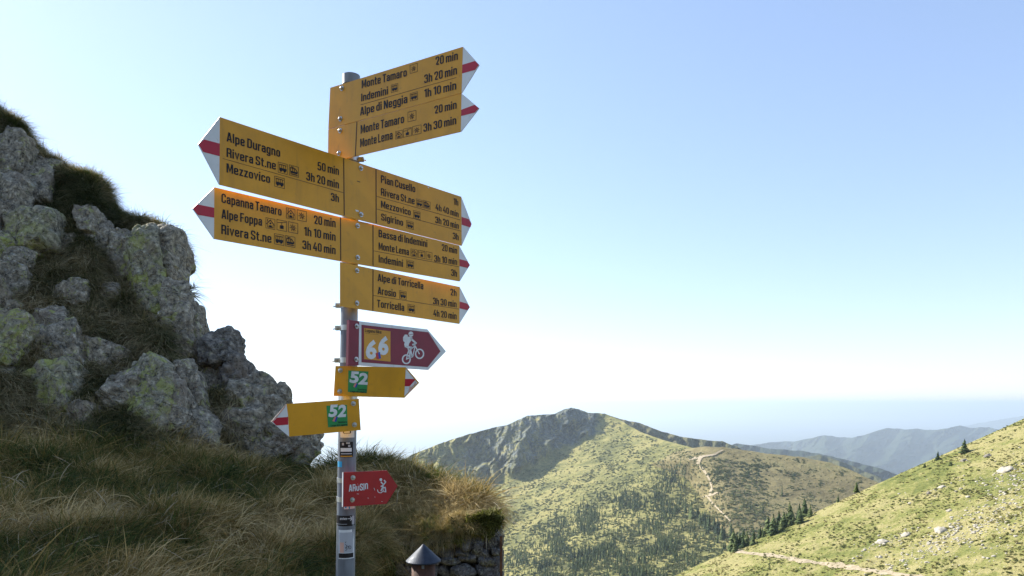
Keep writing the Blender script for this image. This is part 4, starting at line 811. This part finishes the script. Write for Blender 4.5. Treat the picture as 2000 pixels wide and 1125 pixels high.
L.append(flat(pg, [c7(1048+13*math.cos(a), 828+14*math.sin(a)) for a in np.linspace(0, 6.283, 9)[:-1]], o_))
L += strokes(pg, [[(1050,850),(1072,875),(1060,905),(1050,930)],[(1072,875),(1092,850),(1080,835)],[(1060,905),(1088,900),(1092,940)],[(1070,880),(1050,890)]], 11, o_, c7)
L += strokes(pg, [[(986,905),(992,925)],[(830,958),(845,960)],[(930,995),(934,999)],[(1055,1028),(1062,1030)],[(992,985),(995,990)]], 4, o_, c7)
G.add('cyclist_pictogram', join(L), WHT)
for q in (c7(793, 810), c7(787, 1013)): G.bolt(*q)
# flat print on the pole stickers
pp = Plane(656, 10, 694, 10, 675, YP-pole_r(1015)-.0012)
V, Fs = text(pp, 'are here', (664, 1015.5), (678, 1015.5), 5, off=0, bold=.02); part('print', V, Fs, WHT, BAND)
V, Fs = join(strokes(pp, [[(680, 1013), (688, 1013)], [(684.5, 1009.5), (688, 1013), (684.5, 1016.5)]], 1.3, .0)); part('arrow', V, Fs, WHT, BAND)
L = ringp(pp, 675, 1072, 2.6, 3, .8, -.0006, lambda x, y: (x, y))+ringp(pp, 683, 1069, 2.6, 3, .8, -.0006, lambda x, y: (x, y))+strokes(pp, [[(673, 1062), (677, 1066), (675, 1072)], [(677, 1066), (683, 1069)], [(673, 1062), (676, 1058)]], .8, -.0006)
V, Fs = join(L); part('drawing', V, Fs, BLK, STK2)

# ------------------------------------------------------------------ conifers and scrub
def conifer(seed, n=13, H=1.0, R=.19):
    r = np.random.default_rng(seed); V = []; Fs = []; T = []
    for k in range(n):
        t = k/(n-1); z = H*(.06+.90*t); rad = R*(1-t)**.85*r.uniform(.8, 1.15)+.012; m = max(4, int(9*(1-t)+3)); a0 = r.uniform(0, 6)
        for j in range(m):
            a = a0+j*2*math.pi/m+r.uniform(-.25, .25); q = rad*r.uniform(.65, 1.15); w = q*.38+.01; c, s = math.cos(a), math.sin(a); d = H*.05*(1+r.random())
            i = len(V); V += [(0, 0, z+d*.7), (c*q*.6-s*w, s*q*.6+c*w, z-d*.3), (c*q, s*q, z-d), (c*q*.6+s*w, s*q*.6-c*w, z-d*.3)]; Fs += [(i, i+1, i+2), (i, i+2, i+3)]; T += [r.random()]*4
    i = len(V); V += [(.012, 0, H*.9), (-.012, .01, H*.9), (0, -.012, H*.9), (0, 0, H*1.04)]; Fs += [(i, i+1, i+3), (i+1, i+2, i+3), (i+2, i, i+3)]; T += [.5]*4
    return mk('conifer', V, Fs, FIR, False, {'tint': T})
CON = [conifer(s, R=r_) for s, r_ in ((1, .17), (2, .20), (3, .23), (4, .15), (5, .26))]
V, Fs = tube((0, 0, -.06), (0, 0, .55), .018, .006, 6); TRUNK = mk('trunk', V, Fs, BARK)
def bush(seed, n=46, mat=None):
    r = np.random.default_rng(seed); V = []; T = []
    for k in range(n):
        d = r.normal(size=3); d /= np.linalg.norm(d); d[2] = abs(d[2]); c = d*[.5, .5, .38]*r.uniform(.55, 1); a = r.normal(size=3)*.13; b = r.normal(size=3)*.13
        V += [c-a, c+b, c+a, c-b]; T += [r.random()]*4
    V = np.array(V); return mk('bush', V, np.arange(4*n).reshape(-1, 4), mat or SHRUB, False, {'tint': T})
BUS = [bush(s) for s in range(4)]
cCon = src_objects('conifers', CON); cBus = src_objects('bushes', BUS); cHea = src_objects('heath', [bush(s, 46, HEATH) for s in range(10, 14)])
def blobs(seed):
    P, Fs = boulder(seed, (1, .8, .5), 2, 8, .05); return mk('stone_src', P, Fs, PALE, False)
k = NM('pale_stone'); p = k.pos(); nn = k.noise(p, 1.2, 5, .7); k.col(k.ramp(nn, [(.3, (.22, .20, .155)), (.6, (.44, .40, .32))])); PALE = k.m
cSt = src_objects('pale_stones', [blobs(s) for s in range(700, 704)])
tree_items = []   # (P, height, idx)
rt = np.random.default_rng(21)
def onB(px, py): Y = depthB(px, py); return WW(px, py, Y)
def onC(px, py): Y = depthC(px, py); return WW(px, py, Y)
def which(px, py):
    YB_ = depthB(px, py); YC_ = np.where((px > 1185) & (py > interp(SIL_C, px)), depthC(px, py), 1e9); return WW(px, py, np.minimum(YB_, YC_))
# forest band on the mountain flank
n = 42000; px = rt.uniform(860, 1560, n); py = rt.uniform(905, 1230, n)
edge = interp([(900,1150),(980,1085),(1060,1025),(1130,985),(1200,950),(1260,915),(1300,900),(1340,900),(1360,930),(1380,1000),(1400,1030),(1440,1045),(1560,1050)], px)
P0 = np.stack([px*.018, py*.03, px*0], -1); cl = fbm(P0, 3, 111)
den = ss(-12, 30, py-edge)*(.30+.42*ss(-.15, .25, cl)+.3*ss(40, 0, np.abs(py-edge-14)))*ss(1450, 1300, px)
den *= ss(-30, 10, py-edge)
den = np.where((px > 1340) & (py < 1010), .012, den)
kp = rt.random(n) < den*.7; kp &= py > interp(SIL_B, px)+6; P = which(px[kp], py[kp]); m = len(P); hts = rt.uniform(4.5, 10.5, m)*(.7+.6*ss(-.2, .3, cl[kp]))
P[:, 2] -= .8
ordr = np.argsort(P[:, 1]); P = P[ordr]; hts = hts[ordr]; NEAR = 230
mi = rt.integers(0, 5, m)
for i in range(min(NEAR, m)):
    o = link('conifer', CON[mi[i]]); o.location = P[i]; o.scale = (hts[i],)*3; o.rotation_euler = (0, 0, rt.uniform(0, 6.28)); tag(o, 'small dark conifer in the forest covering the lower mountain flank', 'tree', 'conifers of the mountain forest')
P = P[NEAR:]; hts = hts[NEAR:]; m = len(P)
o = scatter('conifer_forest', P, np.stack([0*hts, 0*hts, rt.uniform(0, 6.28, m)], -1), hts, rt.integers(0, 5, m), cCon); tag(o, 'far conifer forest covering the lower flank of the mountain', 'forest', kind='stuff')
# conifers behind the hillside edge and on the knoll foot
def tree(px, py, hpx, Y, i, label, group=None, wide=1.0):
    e = empty('conifer', tuple(W(px, py, Y))); h = hpx/F*Y
    a = link('crown', CON[i], e); a.scale = (h*wide, h*wide, h); b = link('trunk', TRUNK, e); b.scale = (h,)*3; e.rotation_euler = (0, 0, rt.uniform(0, 6.28)); tag(e, label, 'tree', group)
for i in range(60):
    x = rt.uniform(1425, 1585); s = 1004+(1560-x)*.40; Y = rt.uniform(326, 352); zz = float(zA(np.array([(x-1000)/F*Y]), np.array([Y]))[0]); py = HOR-(zz-CZ)/Y*F
    tree(x, py+1, rt.uniform(12, 38)*(.75+.5*rt.random()), Y, rt.integers(0, 5), 'dark green conifer in the row behind the lower edge of the sunlit hillside', 'conifers behind the hillside edge', 1.7)
for i in range(34):
    x = rt.normal(1395, 24); y = interp([(1340,1000),(1370,1015),(1400,1035),(1440,1060)], x)+rt.uniform(-6, 14); Y = float(which(np.array([x]), np.array([y]))[0, 1])
    tree(x, y, rt.uniform(16, 30), Y, rt.integers(0, 5), 'dark spruce in the clump at the foot of the bare knoll', 'spruces at the foot of the knoll', 1.2)
for (x, y, h, w_, i, lb) in [(1884,884,27,1.7,4,'largest lone dark conifer high on the right hillside with a rock to its right'),(1832,898,17,1.5,4,'small lone conifer on the hillside just below and left of the largest one'),(1673,962,22,1.5,4,'lone dark conifer near the skyline low on the right hillside'),(1637,981,16,1.2,2,'small pointed conifer left of the lone skyline conifer'),(1857,909,9,2.6,4,'low dark bush-like conifer between the two lone hillside trees'),(1806,913,8,2.6,4,'squat dark juniper on the hillside below the small lone conifer')]:
    P, ok = hitA([x], [y]); P = P[0]; tree(1000+P[0]/P[1]*F, y, h, P[1], i, lb, None, w_); 
# scrub on hillsides
def scrub(name, sampler, n, sz, lab, coll, seed, kmax, flat_=.7):
    r = np.random.default_rng(seed); P = sampler(r, n); m = len(P); s = r.uniform(*sz, m)*r.choice([.6, 1, 1.6], m)
    o = scatter(name, P, np.stack([r.normal(0, .15, m), r.normal(0, .15, m), r.uniform(0, 6.28, m)], -1), np.stack([s, s, s*flat_], -1), r.integers(0, kmax, m), coll); tag(o, lab, kind='stuff', cat='scrub' if 'stone' not in name else 'stones'); return o
def sB(r, n):
    px = r.uniform(770, 1500, n); py = r.uniform(805, 1200, n); k = py > interp(SIL_B, px)+5; px, py = px[k], py[k]
    c = fbm(np.stack([px*.03+py*.02, py*.05, px*0], -1), 3, 120); k = (r.random(len(px)) < .25+.75*ss(-.1, .3, c)) & (rockB(px, py) < r.uniform(.3, 1.3, len(px))); return which(px[k], py[k])
scrub('mountain_scrub', sB, 48000, (2.2, 4.6), 'low shrubs dotted over the mountain slope', cBus, 1, 4)
def sC(r, n):
    px = r.uniform(1330, 1760, n); py = r.uniform(880, 1060, n); k = (py > interp(SIL_C, px)+4); px, py = px[k], py[k]; c = fbm(np.stack([px*.03, py*.06, px*0], -1), 3, 121)
    xs = np.interp(py, [q[0] for q in SPUR], [q[1] for q in SPUR]); k = (r.random(len(px)) < .05+.8*ss(0, .35, c)*ss(20, 120, px-xs)); return onC(px[k], py[k])
scrub('knoll_scrub', sC, 24000, (1.2, 2.8), 'low brown heath shrubs on the rounded knoll', cBus, 2, 4)
def sA(pw, lo, hi):
    def f(r, n):
        a = r.uniform(.2, .95, n); Y = r.uniform(110, 336, n); X = a*Y; P = np.stack([X, Y, zA(X, Y)], -1); c = fbm(P/14, 3, pw); return P[(r.random(n) < ss(lo, hi, c))]
    return f
scrub('hillside_scrub', sA(130, -.35, .4), 48000, (.3, 1.0), 'low green shrubs and heather on the sunlit hillside', cHea, 3, 4, .5)
def stn(r, n):
    out = []
    for (cx, cy_, sx, sy, q) in [(1950,925,45,9,150),(1985,950,40,22,420),(1870,1045,60,16,420),(1800,1075,60,14,220),(1730,1058,22,6,80),(1925,1010,50,20,160),(1840,955,16,5,30),(1960,1040,60,35,300),(1700,1090,50,16,70),(1880,900,14,6,20),(1775,1042,14,4,24),(1790,1000,120,60,120)]:
        q = int(q*.7); u_ = r.normal(0, 1, q); v_ = r.normal(0, 1, q); out.append(np.stack([cx+u_*sx, cy_-u_*sx*.42+v_*sy], -1))
    q = np.concatenate(out); P, ok = hitA(q[:, 0], q[:, 1]); return P[ok]
scrub('hillside_stones', stn, 0, (.14, .55), 'pale stones and scree scattered over the right hillside', cSt, 4, 4, 1)
OUTC = [(1839,952,20,8,'low pale rock slab on the hillside below the two lone conifers'),(1777,984,10,7,'small pale boulder alone in the middle of the hillside turf'),(1772,1045,28,10,'long flat pale rock in the middle of the right hillside'),(1724,1059,34,13,'broad pale rock outcrop on the lower hillside above the dirt path'),
 (1891,971,12,6,'small pale rock on the hillside above the scree'),(1964,917,40,9,'long pale ledge near the top right of the hillside where the scree starts'),(1931,891,22,13,'dark angular rock near the skyline right of the largest lone conifer'),(1883,900,18,12,'pinkish grey rock just below the largest lone conifer'),
 (1814,964,14,11,'grey brown boulder on the hillside left of the low pale slab'),(1854,998,20,8,'flat pale rock on the hillside above the middle scree'),(1690,1075,12,8,'small pale rock left of the broad outcrop by the path'),(1838,1037,38,15,'largest pale outcrop in the middle of the scree'),(1720,1089,16,12,'pale rock just above the dirt path'),(1667,1091,8,8,'tiny pale stone leftmost above the dirt path')]
for i, (x, y, w, h, lb) in enumerate(OUTC):
    P_, ok = hitA([x], [y]); P_ = P_[0]; kk = P_[1]/F; Vb, Fb = boulder(800+i, (w/2*kk*.72, w/2*kk*.8, h/2*kk*1.1), 3, 9, .16); o = link('boulder', mk('boulder', Vb, Fb, PALE if i not in (6, 7, 8) else ROCKD, False)); o.location = P_-np.array([0, 0, h/2*kk*.35]); o.rotation_euler = (0, math.radians(-18), rt.uniform(-.4, .4)); tag(o, lb, 'rock')
# paths
def ribbon(name, cols, hit, w, mat, lift=.3):
    V = []; n = len(cols); C_ = []
    for x, y in cols: C_.append(hit(x, y))
    C_ = np.array(C_)
    for i in range(n):
        d = C_[min(i+1, n-1)]-C_[max(i-1, 0)]; d[2] = 0; d /= np.linalg.norm(d); s = np.array([d[1], -d[0], 0]); ww = w(i) if callable(w) else w
        V += [C_[i]-s*ww, C_[i], C_[i]+s*ww]
    V = np.array(V).reshape(n, 3, 3); return V
def densify(pts, k=12):
    pts = np.array(pts, float); t = np.arange(len(pts)); tt_ = np.linspace(0, len(pts)-1, (len(pts)-1)*k+1); o = np.stack([np.interp(tt_, t, pts[:, 0]), np.interp(tt_, t, pts[:, 1])], -1); j = fbm(np.stack([tt_*1.3, tt_*0, tt_*0], -1), 3, 5); o[:, 1] += j*1.2; o[:, 0] += j*1.5; return o
DIRT = NM('dirt_path'); pp_ = DIRT.pos(); DIRT.col(DIRT.ramp(DIRT.noise(pp_, .5, 6, .7), [(.3, (.20, .165, .10)), (.55, (.34, .28, .19)), (.75, (.42, .37, .28))])); DIRT.rough(1); DIRT = DIRT.m
pts = densify([(1412,1073),(1460,1080),(1520,1087),(1560,1095),(1620,1103),(1680,1112),(1740,1120),(1800,1130),(1860,1142)])
q, ok = hitA(pts[:, 0], pts[:, 1]); q = q[ok]; n = len(q); V = []
for i in range(n):
    d = q[min(i+2, n-1)]-q[max(i-2, 0)]; d[2] = 0; d /= np.linalg.norm(d); s = np.array([d[1], -d[0], 0]); ww = 1.1*(.7+.5*abs(math.sin(i*.7)+math.sin(i*.31)))
    for t in (-1, -.35, .35, 1):
        c = q[i]+s*ww*t; c[2] = float(zA(c[:1], c[1:2])[0])+.22-.12*abs(t); V.append(c)
tag(link('path', mk('path', V, gridfaces(4, n), DIRT, True)), kind='structure')
def knoll_path(pts, wpx):
    p = densify(pts, 10); n = len(p); V = []
    for i, (x, y) in enumerate(p):
        ww = wpx[0]+(wpx[1]-wpx[0])*i/(n-1); ww *= .7+.5*abs(math.sin(i*1.1)); a, b = p[min(i+1, n-1)]-p[max(i-1, 0)]; L_ = math.hypot(a, b); nx_, ny_ = -b/L_, a/L_
        for t in (-1, 0, 1):
            X_, Y_ = x+nx_*ww*t, y+ny_*ww*t*.6; P = onC(np.array([X_]), np.array([Y_]))[0]; V.append(P+np.array([0, -1.5, 1.2]))
    tag(link('path', mk('path', V, gridfaces(3, n), DIRT, True)), kind='structure')
knoll_path([(1412,880),(1395,888),(1370,893),(1345,898)], (1.5, 3.6)); knoll_path([(1370,892),(1362,905),(1378,925),(1386,940),(1390,955)], (3.8, 1.3)); knoll_path([(1390,955),(1386,966),(1382,972),(1392,985),(1410,1003),(1425,1018)], (2.5, 1.5)); knoll_path([(1372,972),(1388,968),(1402,962)], (2, 2.5))
